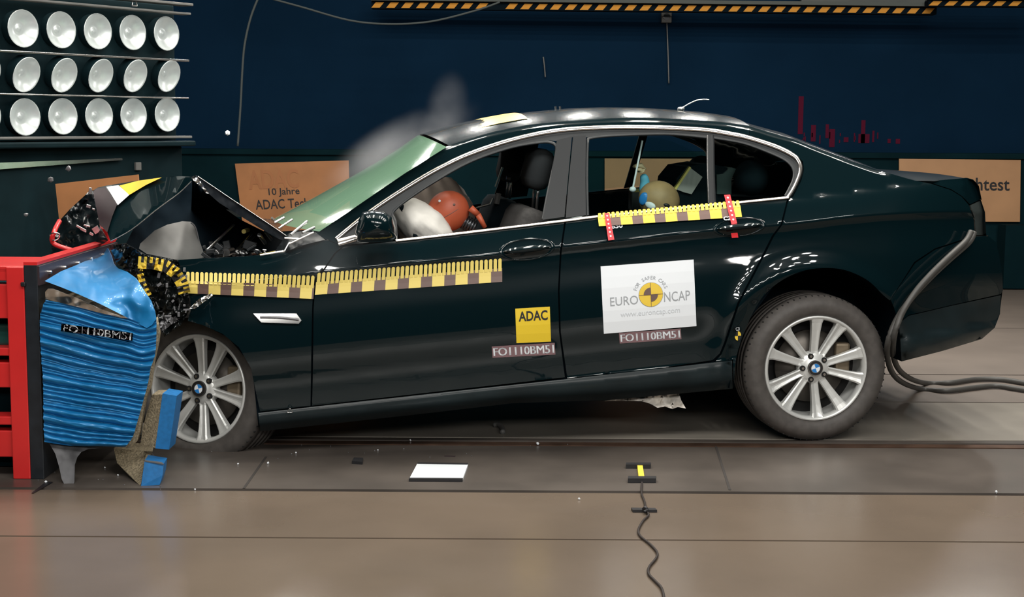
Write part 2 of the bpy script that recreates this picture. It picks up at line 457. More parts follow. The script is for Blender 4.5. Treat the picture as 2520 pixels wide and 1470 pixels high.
# hazard-striped beams across the top
orange = mat('hazard_orange', (.55, .25, .045), .9, spec=.05); beamst = mat('beam_steel', (.055, .075, .08), .5, .3, noise_amt=.4, nscale=4)
def hazard(name, p0, p1, h, y, n, label, slant=1, skip=()):
    a = W(*p0, y); b = W(*p1, y); ux = (b - a); L = ux.length; ux.normalize(); uz = Vector((0, 0, 1)); root = empty(name, (a + b) / 2)
    bm = bmesh.new(); M = Matrix((ux, Vector((0, 1, 0)), uz)).transposed()
    c = (a + b) / 2 - (a + b) / 2
    bx(bm, (0, .06, 0), (L, .12, h), M); from_bm('beam', bm, dark, root)
    bm = bmesh.new(); bx(bm, (0, .03, h * .5 + .02), (L, .16, .03), M); from_bm('top_flange', bm, mat('flange_grey', (.09, .10, .095), .95, spec=.02), root)
    vs = []; fs = []; w = L / n
    for i in range(n):
        if i in skip: continue
        s = -L / 2 + i * w; k = len(vs)
        for u, v in ((s, -h * .38), (s + w * .56, -h * .38), (s + w * .86, h * .38), (s + w * .30, h * .38)): vs.append(ux * u + uz * v + Vector((0, -.004, 0)))
        fs.append((k, k + 1, k + 2, k + 3))
    mesh('hazard_stripes', vs, fs, orange, root)
    tag(root, label, 'beam'); return root
hazard('hazard_beam', (914, 12), (2305, 27), .060, 12.6, 38, 'long black beam with orange hazard stripes across top of dark wall', skip=(8,))
hazard('hazard_beam', (2285, 8), (2560, 9), .050, 12.4, 7, 'short black beam with orange hazard stripes in the top right corner')
# things behind the beam
b0 = W(1600, 3, 12.8); bm = bmesh.new(); pl = W(1968, 2, 12.8)
bx(bm, ((pl.x + W(2300, 2, 12.8).x) / 2, 12.85, W(1260, -14, 12.85).z), (W(2290, 0, 12.8).x - pl.x, .08, .14)); tag(from_bm('ceiling_duct', bm, mat('duct_grey', (.07, .08, .075), .5, noise_amt=.3, nscale=3)), 'grey flat duct running above the striped beam', 'duct')
bx0 = W(1641, 41, 12.9); bm = bmesh.new(); bx(bm, (0, -.03, 0), (.09, .06, .10), bev=.006); o = from_bm('wall_socket', bm, gstrip); o.location = bx0 + Vector((0, .07, 0))
bm = bmesh.new(); cyl(bm, (0, -.07, 0), (0, -.055, 0), .03); from_bm('socket_face', bm, blackst, o); tag(o, 'small grey square wall box just under the striped beam', 'wall box')
o = tube('wall_cable', [W(1641, 55, 12.97), W(1644, 130, 12.97), W(1646, 205, 12.97)], .006, gstrip); tag(o, 'thin grey cable hanging down the navy wall below the wall box', 'cable')
o = tube('wall_cable', [W(1337, 140, 12.97), W(1340, 165, 12.97), W(1342, 190, 12.97)], .006, gstrip); tag(o, 'short thin cable end on the navy wall above the car roof', 'cable')
o = tube('hanging_cable', [W(642, -20, 11.5), W(618, 40, 11.5), W(602, 110, 11.5), W(596, 180, 11.5), W(592, 260, 11.5), W(585, 360, 11.5)], .009, mat('cable_grey', (.045, .055, .055), .8))
tag(o, 'grey cable hanging vertically right of the lamp panel', 'cable')
o = tube('hanging_cable', [W(650, -8, 11.6), W(745, 18, 11.6), W(860, 50, 11.6), W(955, 59, 11.6), W(1060, 53, 11.6), W(1170, 26, 11.6), W(1230, 5, 11.6)], .008, mat('cable_grey', (.045, .055, .055), .8))
tag(o, 'grey cable sagging in a wide curve below the striped beam', 'cable')
# faint red marks on the wall
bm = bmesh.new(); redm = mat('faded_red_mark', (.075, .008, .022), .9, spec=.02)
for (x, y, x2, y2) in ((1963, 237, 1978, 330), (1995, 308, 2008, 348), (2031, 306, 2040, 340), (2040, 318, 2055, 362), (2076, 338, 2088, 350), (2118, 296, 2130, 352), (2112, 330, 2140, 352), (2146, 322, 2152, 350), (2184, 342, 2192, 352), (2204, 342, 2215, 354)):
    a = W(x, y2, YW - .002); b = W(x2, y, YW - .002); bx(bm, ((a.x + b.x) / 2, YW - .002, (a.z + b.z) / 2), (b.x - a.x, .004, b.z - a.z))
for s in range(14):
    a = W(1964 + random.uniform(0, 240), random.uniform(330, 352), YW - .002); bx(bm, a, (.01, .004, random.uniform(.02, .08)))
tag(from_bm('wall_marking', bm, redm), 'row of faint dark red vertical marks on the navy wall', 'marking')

# orange banner boards
bor = mat('orange_board', (.42, .175, .062), .55, noise_amt=.25, nscale=3); bor2 = mat('pale_orange_board', (.43, .235, .115), .55, noise_amt=.15, nscale=3)
faint = mat('faded_board_print', (.36, .14, .05), .55)
def board(q, y, m, label, prints=()):
    pts = [W(*p, y) for p in q]; vs = pts + [p + Vector((0, .02, 0)) for p in pts]
    d = Decal(q, lambda px, py, o: W(px, py, y) + Vector((0, o, 0)), .002)
    k = d.m(m); d.vs = list(vs); d.fs = [(0, 3, 2, 1), (4, 5, 6, 7), (0, 1, 5, 4), (1, 2, 6, 5), (2, 3, 7, 6), (3, 0, 4, 7)]; d.mi = [k] * 6
    for t, u0, v0, u1, v1, mm, b in prints: d.text(t, u0, v0, u1, v1, mm, 1, b)
    o = d.build('banner_board', None); tag(o, label, 'board'); return o
board([(136, 453), (339, 430), (350, 555), (149, 575)], 7.55, bor, 'small orange board leaning left behind the crumpled bonnet')
board([(578, 403), (858, 395), (862, 560), (600, 575)], YW - .16, bor, 'orange board with black lettering behind the windscreen', [('ADAC', .10, .10, .55, .38, faint, .02), ('10 Jahre', .27, .37, .55, .50, ink, .01), ('ADAC Technik', .14, .53, .75, .67, ink, .01)])
board([(1488, 390), (1733, 391), (1733, 540), (1488, 540)], YW - .16, mat('brown_orange_board', (.27, .135, .06), .55, noise_amt=.15, nscale=3), 'orange board seen through the rear side window')
board([(2213, 391), (2512, 394), (2510, 546), (2213, 545)], YW - .16, bor2, 'pale orange board on the right behind the boot lid', [('Crashtest', .36, .29, .91, .50, ink, .012)])
# dark cupboard low on the right wall
a = W(2468, 556, 12.7); b = W(2600, 664, 12.7); bm = bmesh.new(); bx(bm, ((a.x + b.x) / 2, 12.72, a.z / 2 + .01), (b.x - a.x, .2, a.z))
tag(from_bm('low_cabinet', bm, plinth), 'low dark cabinet against the wall at the right edge', 'cabinet')

# ------------------------------------------------------------------ lamp panel on the left
lp = W(240, 186, 8.0)
LX = Vector((math.cos(R_(57)), math.sin(R_(57)), 0)); LN = Vector((math.sin(R_(57)), -math.cos(R_(57)), 0))
def PL(px, py, o=0):            # point on the panel plane, in panel axes (x along, y out, z up)
    r = ray(px, py); t = (lp - CAM).dot(LN) / r.dot(LN); q = CAM + r * t - lp
    return Vector((q.dot(LX), -o, q.z))
pan = empty('lamp_panel', lp, R_(57))
lampm = mat('lamp_reflector', (.50, .54, .53), .32, .35, .3, emit=(.86, .93, .92), es=.15, noise_amt=.15, nscale=14)
hous = mat('lamp_housing', (.005, .016, .020), .6, spec=.08, noise_amt=.3, nscale=5)
bm = bmesh.new()
c = [PL(-260, 372), PL(452, 340), PL(455, 12), PL(-260, -20)]
xl, xr = -1.3, c[1].x; zb, ztp = PL(452, 345).z, PL(455, 12).z
bx(bm, ((xl + xr) / 2, .145, (zb + ztp) / 2), (xr - xl, .18, ztp - zb), bev=.01)
from_bm('housing', bm, hous, pan)
def bar(name, z, m, h=.012, d=.03, o=.0):
    bm = bmesh.new(); bx(bm, ((xl + xr) / 2, -d / 2 - o, z), (xr - xl + .02, d, h), bev=.003); return from_bm(name, bm, m, pan)
bar('rail', PL(240, 139).z, silver, .011, .05); bar('rail', PL(240, 237).z, silver, .008, .04)
bar('frame_edge', PL(455, 36).z, gstrip, .012, .07); bar('frame_edge', PL(455, 14).z, gstrip, .014, .09); bar('frame_edge', PL(452, 337).z, gstrip, .014, .06)
rowsL = [[(57, 70, 1.0), (151, 73.5, .98), (241, 77, .96), (327, 80, .95), (410, 82.5, .93)], [(59, 184, .93), (152, 185.5, .92), (242, 186.5, .91), (327, 187, .90), (410, 187.5, .88)], [(62, 288, 1.0), (155, 286.5, .98), (244, 285.5, .96), (329, 284, .95), (412, 282.5, .93)]]
r0 = .094
for j, rw in enumerate(rowsL):
    sp = rw[1][0] - rw[0][0]
    for (px, py, s) in [(rw[0][0] - 99, rw[0][1] - 4, 1)] + rw:
        p = PL(px, py); bm = bmesh.new()
        vs = []
        rr = r0 * (1 if j != 1 else .97); tilt = R_(0 if j != 1 else 14)
        prof = [(0, -.044), (.16, -.040), (.17, -.043), (.45, -.037), (.75, -.022), (.94, -.006), (1, 0), (1.025, -.004)]
        ring = []
        for q, z in prof:
            if q == 0: ring.append([bm.verts.new((0, -z - .004, 0))]); continue
            ring.append([bm.verts.new((rr * q * math.cos(a), -z - .004, rr * q * math.sin(a))) for a in [2 * math.pi * k / 28 for k in range(28)]])
        for k in range(28): bm.faces.new((ring[0][0], ring[1][k], ring[1][(k + 1) % 28]))
        for i in range(1, len(ring) - 1):
            for k in range(28): bm.faces.new((ring[i][k], ring[i + 1][k], ring[i + 1][(k + 1) % 28], ring[i][(k + 1) % 28]))
        if j == 1: bmesh.ops.transform(bm, matrix=Matrix.Rotation(R_(17), 4, 'X') @ Matrix.Rotation(R_(7), 4, 'Z'), verts=bm.verts)
        o = from_bm('lamp', bm, lampm, pan, True); o.location = p + Vector((0, 0 if j != 1 else -.02, 0))
        sv_, sf_ = [], []
        for k in range(28):
            a = 2 * math.pi * k / 28; sv_ += [(rr * 1.03 * math.cos(a), .001, rr * 1.03 * math.sin(a)), (rr * .98 * math.cos(a), .056, rr * .98 * math.sin(a))]
        for k in range(28): n_ = (k + 1) % 28; sf_.append((2 * k, 2 * n_, 2 * n_ + 1, 2 * k + 1))
        sh_ = recal(mesh('lamp_shroud', sv_, sf_, hous, o, True))
        if j == 1: sh_.data.transform(Matrix.Rotation(R_(17), 4, 'X') @ Matrix.Rotation(R_(7), 4, 'Z'))
bm = bmesh.new(); p = PL(312, 6); cyl(bm, p + Vector((-.018, -.06, -.02)), p + Vector((0, -.06, .05)), .004); cyl(bm, p + Vector((.018, -.06, -.02)), p + Vector((0, -.06, .05)), .004); cyl(bm, p + Vector((-.018, -.06, -.02)), p + Vector((.018, -.06, -.02)), .004)
from_bm('hook', bm, silver, pan)
tag(pan, 'dark panel with three rows of round white film lamps', 'lamp panel')
# dark console standing under the lamp panel
cs = empty('equipment_console', (lp.x, lp.y, 0), R_(57))
h0 = lp.z + zb
bm = bmesh.new(); bx(bm, ((xl + xr) / 2 - .03, .25, (h0 - .03) / 2), (xr - xl - .06, .6, h0 - .03), bev=.012); from_bm('body', bm, hous, cs)
bm = bmesh.new(); bx(bm, ((xl + xr) / 2 - .03, .22, h0 - .017), (xr - xl + .0, .70, .03), bev=.008); from_bm('top_board', bm, hous, cs)
bm = bmesh.new()
a = PL(-60, 416); b = PL(278, 391); zz = lp.z
bmesh.ops.contextual_create(bm, geom=[bm.verts.new(v) for v in ((a.x, -.075, a.z + zz), (b.x, -.075, b.z + zz - .006), (b.x, -.075, b.z + zz + .004), (a.x, -.075, a.z + zz + .03))])
bx(bm, ((a.x + b.x) / 2, -.06, (a.z + b.z) / 2 + zz), (b.x - a.x, .02, .012), Matrix.Rotation(-math.atan2(b.z - a.z, b.x - a.x), 3, 'Y'))
from_bm('edge_strip', bm, silver, cs)
bm = bmesh.new(); bx(bm, PL(322, 409) + Vector((0, -.05, zz)), (.04, .03, .045), bev=.004); from_bm('socket', bm, gstrip, cs)
tag(cs, 'dark equipment console standing under the lamp panel', 'console')

# ------------------------------------------------------------------ the car
car = empty('black_car', O0, YAW)
tag(car, 'black saloon car with its crushed front end in the barrier', 'car')
gfender = [(438, 640), (505, 636), (590, 632), (671, 626), (722, 614), (767, 597), (806, 592), (842, 607), (822, 624), (797, 661), (772, 690), (768, 760), (764, 999), (640, 1013), (634, 985), (617, 905), (588, 855), (548, 822), (498, 800), (462, 790), (470, 762), (468, 735), (457, 700), (447, 665)]
gfdoor = [(846, 608), (974, 594), (1200, 568), (1389, 543), (1378, 620), (1373, 716), (1376, 818), (1390, 929), (1122, 959), (768, 999), (770, 920), (772, 760), (777, 692), (801, 662), (825, 626)]
grdoor = [(1394, 542), (1469, 534), (1821, 500), (1937, 490), (1921, 553), (1900, 580), (1859, 661), (1815, 745), (1782, 844), (1771, 870), (1753, 887), (1600, 910), (1396, 931), (1380, 818), (1377, 716), (1382, 620)]
arch = [(1806, 955), (1812, 880), (1838, 802), (1872, 738), (1914, 697), (1969, 669), (2024, 660), (2080, 665), (2135, 690), (2172, 725), (2190, 740)]
def smooth(pts, k=4):
    out = []
    for i in range(len(pts) - 1):
        p0 = pts[max(i - 1, 0)]; p1 = pts[i]; p2 = pts[i + 1]; p3 = pts[min(i + 2, len(pts) - 1)]
        for q in range(k):
            t = q / k
            out.append(tuple(.5 * (2 * p1[j] + (p2[j] - p0[j]) * t + (2 * p0[j] - 5 * p1[j] + 4 * p2[j] - p3[j]) * t * t + (-p0[j] + 3 * p1[j] - 3 * p2[j] + p3[j]) * t ** 3) for j in (0, 1)))
    return out + [pts[-1]]
arch = smooth(arch)
gquart = [(1942, 489), (1952, 484), (1972, 445), (1979, 418), (1976, 398), (1962, 383), (1907, 353), (1845, 334), (1845, 310), (1900, 326), (1950, 340), (2026, 369), (2101, 397), (2172, 423), (2200, 430), (2252, 445), (2290, 452), (2340, 468), (2366, 484), (2385, 506), (2396, 540), (2398, 580), (2300, 612), (2250, 645)] + arch[::-1] + [(1804, 886), (1760, 891), (1776, 872), (1787, 846), (1820, 747), (1864, 663), (1905, 582), (1926, 553)]
gbump = [(2400, 583), (2432, 581), (2451, 596), (2460, 635), (2467, 680), (2468, 716), (2463, 724), (2400, 738), (2338, 752), (2235, 776), (2211, 795), (2200, 757), (2192, 738), (2253, 648), (2302, 615)]
glow = [(2212, 797), (2236, 778), (2338, 754), (2463, 727), (2461, 773), (2448, 807), (2416, 835), (2320, 864), (2219, 890), (2216, 840)]
gsill = [(636, 1017), (768, 1002), (1122, 963), (1392, 934), (1755, 893), (1801, 888), (1803, 957), (1500, 985), (1261, 993), (1040, 1019), (700, 1056), (640, 1062)]
fender = panel('front_wing', gfender, dusty if False else paint, car, D, 15)
fdoor = panel('front_door', gfdoor, paint, car, D, 15, stepy=11)
rdoor = panel('rear_door', grdoor, paint, car, D, 15, stepy=11)
quart = panel('rear_quarter_panel', gquart, paint, car, D, 15, stepy=11)
bump = panel('rear_bumper', gbump, paint, car, D, 14)
diff = panel('bumper_lower_panel', glow, dusty, car, D, 14)
sill = panel('side_sill', gsill, dusty, car, D, 16, stepy=9)
fender['label'] = 'buckled front wing'
# far side of the body, seen through the open windows and from above
for nm, g in (('front_door', gfdoor), ('rear_door', grdoor), ('rear_quarter_panel', gquart), ('rear_bumper', gbump), ('bumper_lower_panel', glow), ('side_sill', gsill)):
    panel(nm, g, paint, car, D, 30, mirror=True)
RAIL = [(790, 566), (860, 518), (930, 470), (996, 425), (1048, 392), (1099, 361), (1140, 346), (1182, 332), (1236, 318), (1297, 307), (1399, 297), (1453, 292), (1540, 289), (1620, 290), (1700, 294), (1780, 300), (1844, 309)]
OUT = [(1844, 333), (1741, 315), (1660, 310), (1588, 309), (1500, 309), (1421, 312), (1340, 321), (1271, 335), (1200, 356), (1144, 377), (1048, 425), (920, 508), (860, 552), (826, 583)]
grail = RAIL + OUT + [(845, 606), (806, 590), (770, 580)]
INR = [(1741, 325), (1620, 317), (1500, 318), (1421, 320), (1340, 330), (1271, 346), (1200, 367), (1144, 388), (1048, 437), (960, 495)]
panel('roof_rail', grail, paint, car, D, 13)
panel('roof_rail', grail, paint, car, D, 26, mirror=True)
def ribbon(name, path, width, m, parent, off=-.006, surf=D, closed=False, mirror=False, sub=4, w2=None):
    pts = []
    n = len(path)
    for i in range(n if closed else n - 1):
        p0 = path[i - 1] if (closed or i) else path[0]; p1 = path[i]; p2 = path[(i + 1) % n]; p3 = path[(i + 2) % n] if (closed or i + 2 < n) else path[-1]
        for k in range(sub):
            t = k / sub
            pts.append(tuple(.5 * (2 * p1[j] + (p2[j] - p0[j]) * t + (2 * p0[j] - 5 * p1[j] + 4 * p2[j] - p3[j]) * t * t + (-p0[j] + 3 * p1[j] - 3 * p2[j] + p3[j]) * t ** 3) for j in (0, 1)))
    if not closed: pts.append(path[-1])
    vs = []; fs = []; N = len(pts)
    for i, p in enumerate(pts):
        a = pts[i - 1] if (closed or i) else pts[0]; b = pts[(i + 1) % N] if (closed or i + 1 < N) else pts[-1]
        dx, dy = b[0] - a[0], b[1] - a[1]; L = math.hypot(dx, dy) or 1; nx, ny = -dy / L, dx / L
        w = width if w2 is None else width + (w2 - width) * i / (N - 1)
        for s, o in ((-.5, .010), (-.42, 0), (0, -.002), (.42, 0), (.5, .010)):
            x = p[0] + nx * w * s; y = p[1] + ny * w * s
            v = P(x, y, surf(x, y) + off + o); vs.append(Vector((v.x, CW - v.y, v.z)) if mirror else v)
    K = 5
    for i in range(N if closed else N - 1):
        j = (i + 1) % N
        for k in range(K - 1): fs.append((i * K + k, i * K + k + 1, j * K + k + 1, j * K + k))
    return recal(mesh(name, vs, fs, m, parent, True))
TRIM = [(828, 588), (870, 553), (925, 511), (985, 471), (1050, 431), (1096, 406), (1145, 383), (1205, 361), (1271, 341), (1340, 326), (1412, 317), (1500, 313), (1588, 313), (1660, 315), (1741, 320), (1800, 330), (1843, 339), (1907, 360), (1950, 381), (1966, 398), (1971, 420), (1962, 448), (1949, 473), (1938, 488)]
ribbon('window_trim', TRIM, 11, chrome, car)['label'] = 'satin silver window surround'
ribbon('belt_trim', [(974, 592), (1100, 578), (1250, 560), (1399, 542), (1469, 533), (1640, 516), (1821, 498), (1941, 486)], 7, chrome, car, -.008)['label'] = 'bright strip along window base'
ribbon('window_trim', TRIM, 11, chrome, car, mirror=True)
# inner window frames
FF = [(975, 588), (972, 545), (967, 520), (1020, 478), (1078, 441), (1130, 411), (1175, 390), (1225, 372), (1271, 359), (1320, 351), (1348, 349), (1366, 356), (1370, 372), (1362, 415), (1348, 480), (1337, 539)]
ribbon('door_window_frame', FF, 9, plast, fdoor, .004, sub=3)
RF = [(1446, 530), (1444, 440), (1446, 352), (1453, 340), (1500, 334), (1588, 330), (1660, 330), (1741, 338)]
ribbon('door_window_frame', RF, 8, plast, rdoor, .004, sub=3)
ribbon('quarter_window_frame', [(1750, 338), (1800, 346), (1843, 356), (1907, 381), (1938, 398), (1953, 418), (1953, 440), (1944, 462), (1933, 482)], 7, plast, rdoor, .004, sub=3)
ribbon('window_divider', [(1748, 332), (1749, 420), (1752, 500)], 20, blk, rdoor, -.002)
# black door skin above the glass line between frame and trim
gA = [(1371, 345), (1407, 335), (1407, 340), (1389, 534), (1336, 541), (1349, 480)]
gB = [(1411, 335), (1442, 333), (1441, 440), (1442, 530), (1392, 536), (1400, 440)]
panel('pillar_cover', gA, blk, fdoor, D, 14, -.004)['label'] = 'front half of the middle pillar cover'
panel('pillar_cover', gB, blk, rdoor, D, 14, -.004)['label'] = 'rear half of the middle pillar cover'
gfill = [(1050, 432), (1096, 407), (1145, 384), (1205, 362), (1271, 342), (1340, 327), (1412, 318), (1412, 337), (1371, 347), (1348, 346), (1320, 349), (1271, 357), (1225, 369), (1175, 387), (1130, 408), (1078, 438), (1020, 475), (967, 517), (970, 590), (842, 604), (828, 592), (925, 513), (985, 473)]
panel('upper_door_frame', gfill, plast, fdoor, D, 13, .003)
gfill2 = [(1412, 318), (1500, 314), (1588, 314), (1660, 316), (1741, 322), (1800, 332), (1843, 341), (1907, 362), (1950, 383), (1965, 400), (1969, 420), (1960, 448), (1946, 474), (1937, 487), (1932, 484), (1944, 462), (1953, 440), (1953, 418), (1938, 398), (1907, 381), (1843, 356), (1800, 346), (1741, 336), (1660, 328), (1588, 328), (1500, 332), (1446, 338), (1412, 338)]
panel('upper_door_frame', gfill2, plast, rdoor, D, 13, .003)
# far pillars
panel('pillar_cover', [(1366, 345), (1442, 333), (1441, 530), (1336, 541)], plast, car, D, 24, mirror=True)
panel('pillar_cover', [(1737, 325), (1762, 326), (1764, 503), (1740, 506)], plast, car, D, 24, mirror=True)
# panes
gl = glass('side_glass', (.80, .92, .88), 1.38)
gq = [(1762, 346), (1800, 350), (1843, 360), (1907, 385), (1934, 402), (1949, 420), (1948, 440), (1940, 460), (1930, 482), (1764, 499)]
panel('quarter_window_pane', gq, gl, rdoor, D, 20, .01, 0)
gr = [(1449, 345), (1588, 333), (1660, 333), (1738, 341), (1741, 500), (1449, 530)]
panel('window_pane', gr, gl, rdoor, D, 30, .01, 0)
panel('window_pane', gr, gl, car, D, 30, .01, 0, mirror=True)
panel('quarter_window_pane', gq, gl, car, D, 30, .01, 0, mirror=True)

# roof, screens, boot lid
ROOF = [(1106, 359, None, .046, .07), (1140, 346, None, .048, .05), (1182, 332, None, .050, .03), (1236, 318, None, .050, .01), (1297, 307), (1399, 297), (1453, 292), (1540, 289), (1620, 290), (1700, 294), (1780, 300), (1844, 309)]
ROOF = [(q[0], q[1], D(q[0], q[1]), q[3] if len(q) > 3 else .050, q[4] if len(q) > 4 else 0) for q in ROOF]
span('roof', ROOF, paint, car, pw=2.6, n=60)
ws = bpy.data.materials.new('hazy_green_glass'); ws.use_nodes = True; nt = ws.node_tree; pb = nt.nodes['Principled BSDF']
pb.inputs['Base Color'].default_value = (.150, .275, .180, 1); pb.inputs['Roughness'].default_value = .07; pb.inputs['Alpha'].default_value = .80; pb.inputs['Specular IOR Level'].default_value = .6
WS = [(786, 570, .12, .0, .20), (860, 520, .14, .005, .155), (930, 472, .17, .010, .12), (996, 427, .21, .018, .09), (1048, 394, .25, .03, .075), (1099, 362, .30, .045, .07)]
span('windscreen', WS, ws, car, pw=2.0, n=30)['label'] = 'hazy green windscreen'
RW = [(1848, 311, D(1848, 311), .045, 0), (1900, 327, D(1900, 327), .04, -.03), (1950, 341, D(1950, 341), .035, -.06), (2026, 370, D(2026, 370), .03, -.08), (2101, 398, D(2101, 398), .025, -.10), (2172, 424, D(2172, 424), .02, -.10)]
span('rear_window', RW, paint, car, pw=2.2, n=24)
BL = [(2172, 424, D(2172, 424), .02, -.03), (2200, 432, D(2200, 432), .024, 0), (2252, 445, D(2252, 445), .032, -.01), (2300, 446, D(2300, 446), .030, -.02), (2345, 442, .22, .018, -.03), (2380, 440, .24, .010, -.03), (2398, 445, .25, .006, -.03), (2409, 458, .26, 0, -.03), (2416, 492, .27, 0, -.03)]
boot = span('boot_lid', BL, paint, car, pw=2.4, n=24)
def Dt(x, y): return D(x, y) + .02 + max(0, (x - 2370)) / 50 * .10
panel('boot_side', [(2252, 445), (2300, 445), (2345, 441), (2380, 438), (2395, 442), (2408, 458), (2414, 490), (2387, 503), (2368, 483), (2341, 466), (2291, 450)], paint, car, Dt, 10)
panel('tail_lamp', [(2388, 506), (2414, 494), (2424, 522), (2427, 578), (2402, 579), (2399, 540)], mat('tail_lamp_lens', (.05, .06, .058), .25, 0, .6), car, Dt, 10)['label'] = 'unlit grey tail lamp'
RFc = [(2414, 492, .27), (2424, 522, .26), (2427, 578, .24), (2449, 596, D(2449, 596)), (2465, 666, D(2465, 666)), (2467, 716, D(2467, 716)), (2460, 773, D(2460, 773)), (2447, 807, D(2447, 807)), (2416, 835, D(2416, 835))]
span('rear_panel', [(a, b, c, 0, -.06) for a, b, c in RFc], paint, car, pw=2.2, sub=2)
# underside and added gap backing
UB = [(640, 1060), (700, 1052), (1040, 1015), (1261, 990), (1500, 981), (1804, 954)]
span('underbody', [(a, b, .10, 0, 0) for a, b in UB] , dark, car, sub=1, n=4)
span('rear_underbody', [(1804, 940, .30, 0, 0), (1900, 900, .30, 0, 0), (2219, 870, .30, 0, 0), (2219, 886, .12, 0, 0), (2416, 833, .2, 0, 0)], dark, car, sub=1, n=4)
SH = lambda x, y: D(x, y) + .035
shell = [(450, 650), (600, 642), (800, 612), (974, 602), (1399, 552), (1821, 510), (1990, 492), (2000, 400), (1960, 360), (2101, 405), (2240, 452), (2330, 480), (2384, 560), (2420, 640), (2430, 720), (2400, 740), (2216, 790), (2192, 738), (2135, 684), (2024, 653), (1914, 690), (1838, 795), (1800, 900), (1796, 940), (1500, 972), (1040, 1008), (760, 1040), (636, 1052), (620, 900), (560, 830), (480, 790), (470, 740)]
panel('gap_backing', shell, dark, car, SH, 40, thick=0)  # dark sheet added behind the panels to darken gaps and block light
AL = [(1796, 957), (1806, 880), (1834, 800), (1868, 734), (1912, 692), (1969, 663), (2024, 654), (2080, 659), (2138, 684), (2178, 722), (2204, 760), (2215, 810), (2219, 890)]
rows = []
for (x, y) in AL:
    a = P(x, y, .03); rows.append([Vector((a.x, .035 + .1 * k, a.z)) for k in range(6)])
loft('wheel_arch_liner', rows, dark, car)
a = [P(x, y, .03) for x, y in AL]; mesh('wheel_arch_back', [Vector((p.x, .535, p.z)) for p in a], [tuple(range(len(a)))], dark, car)
FL = [(388, 800), (430, 788), (470, 783), (500, 793), (552, 815), (592, 850), (622, 900), (640, 985), (646, 1060)]
rows = []
for (x, y) in FL:
    a = P(x, y, .06); rows.append([Vector((a.x, .09 + .1 * k, a.z)) for k in range(7)])
loft('wheel_arch_liner', rows, mat('arch_liner_grey', (.030, .026, .024), .8, noise_amt=.4, nscale=12), car)
a = [P(x, y, .06) for x, y in [(330, 1060), (330, 800)] + FL]; mesh('wheel_arch_back', [Vector((p.x, .69, p.z)) for p in a], [tuple(range(len(a)))], dark, car)

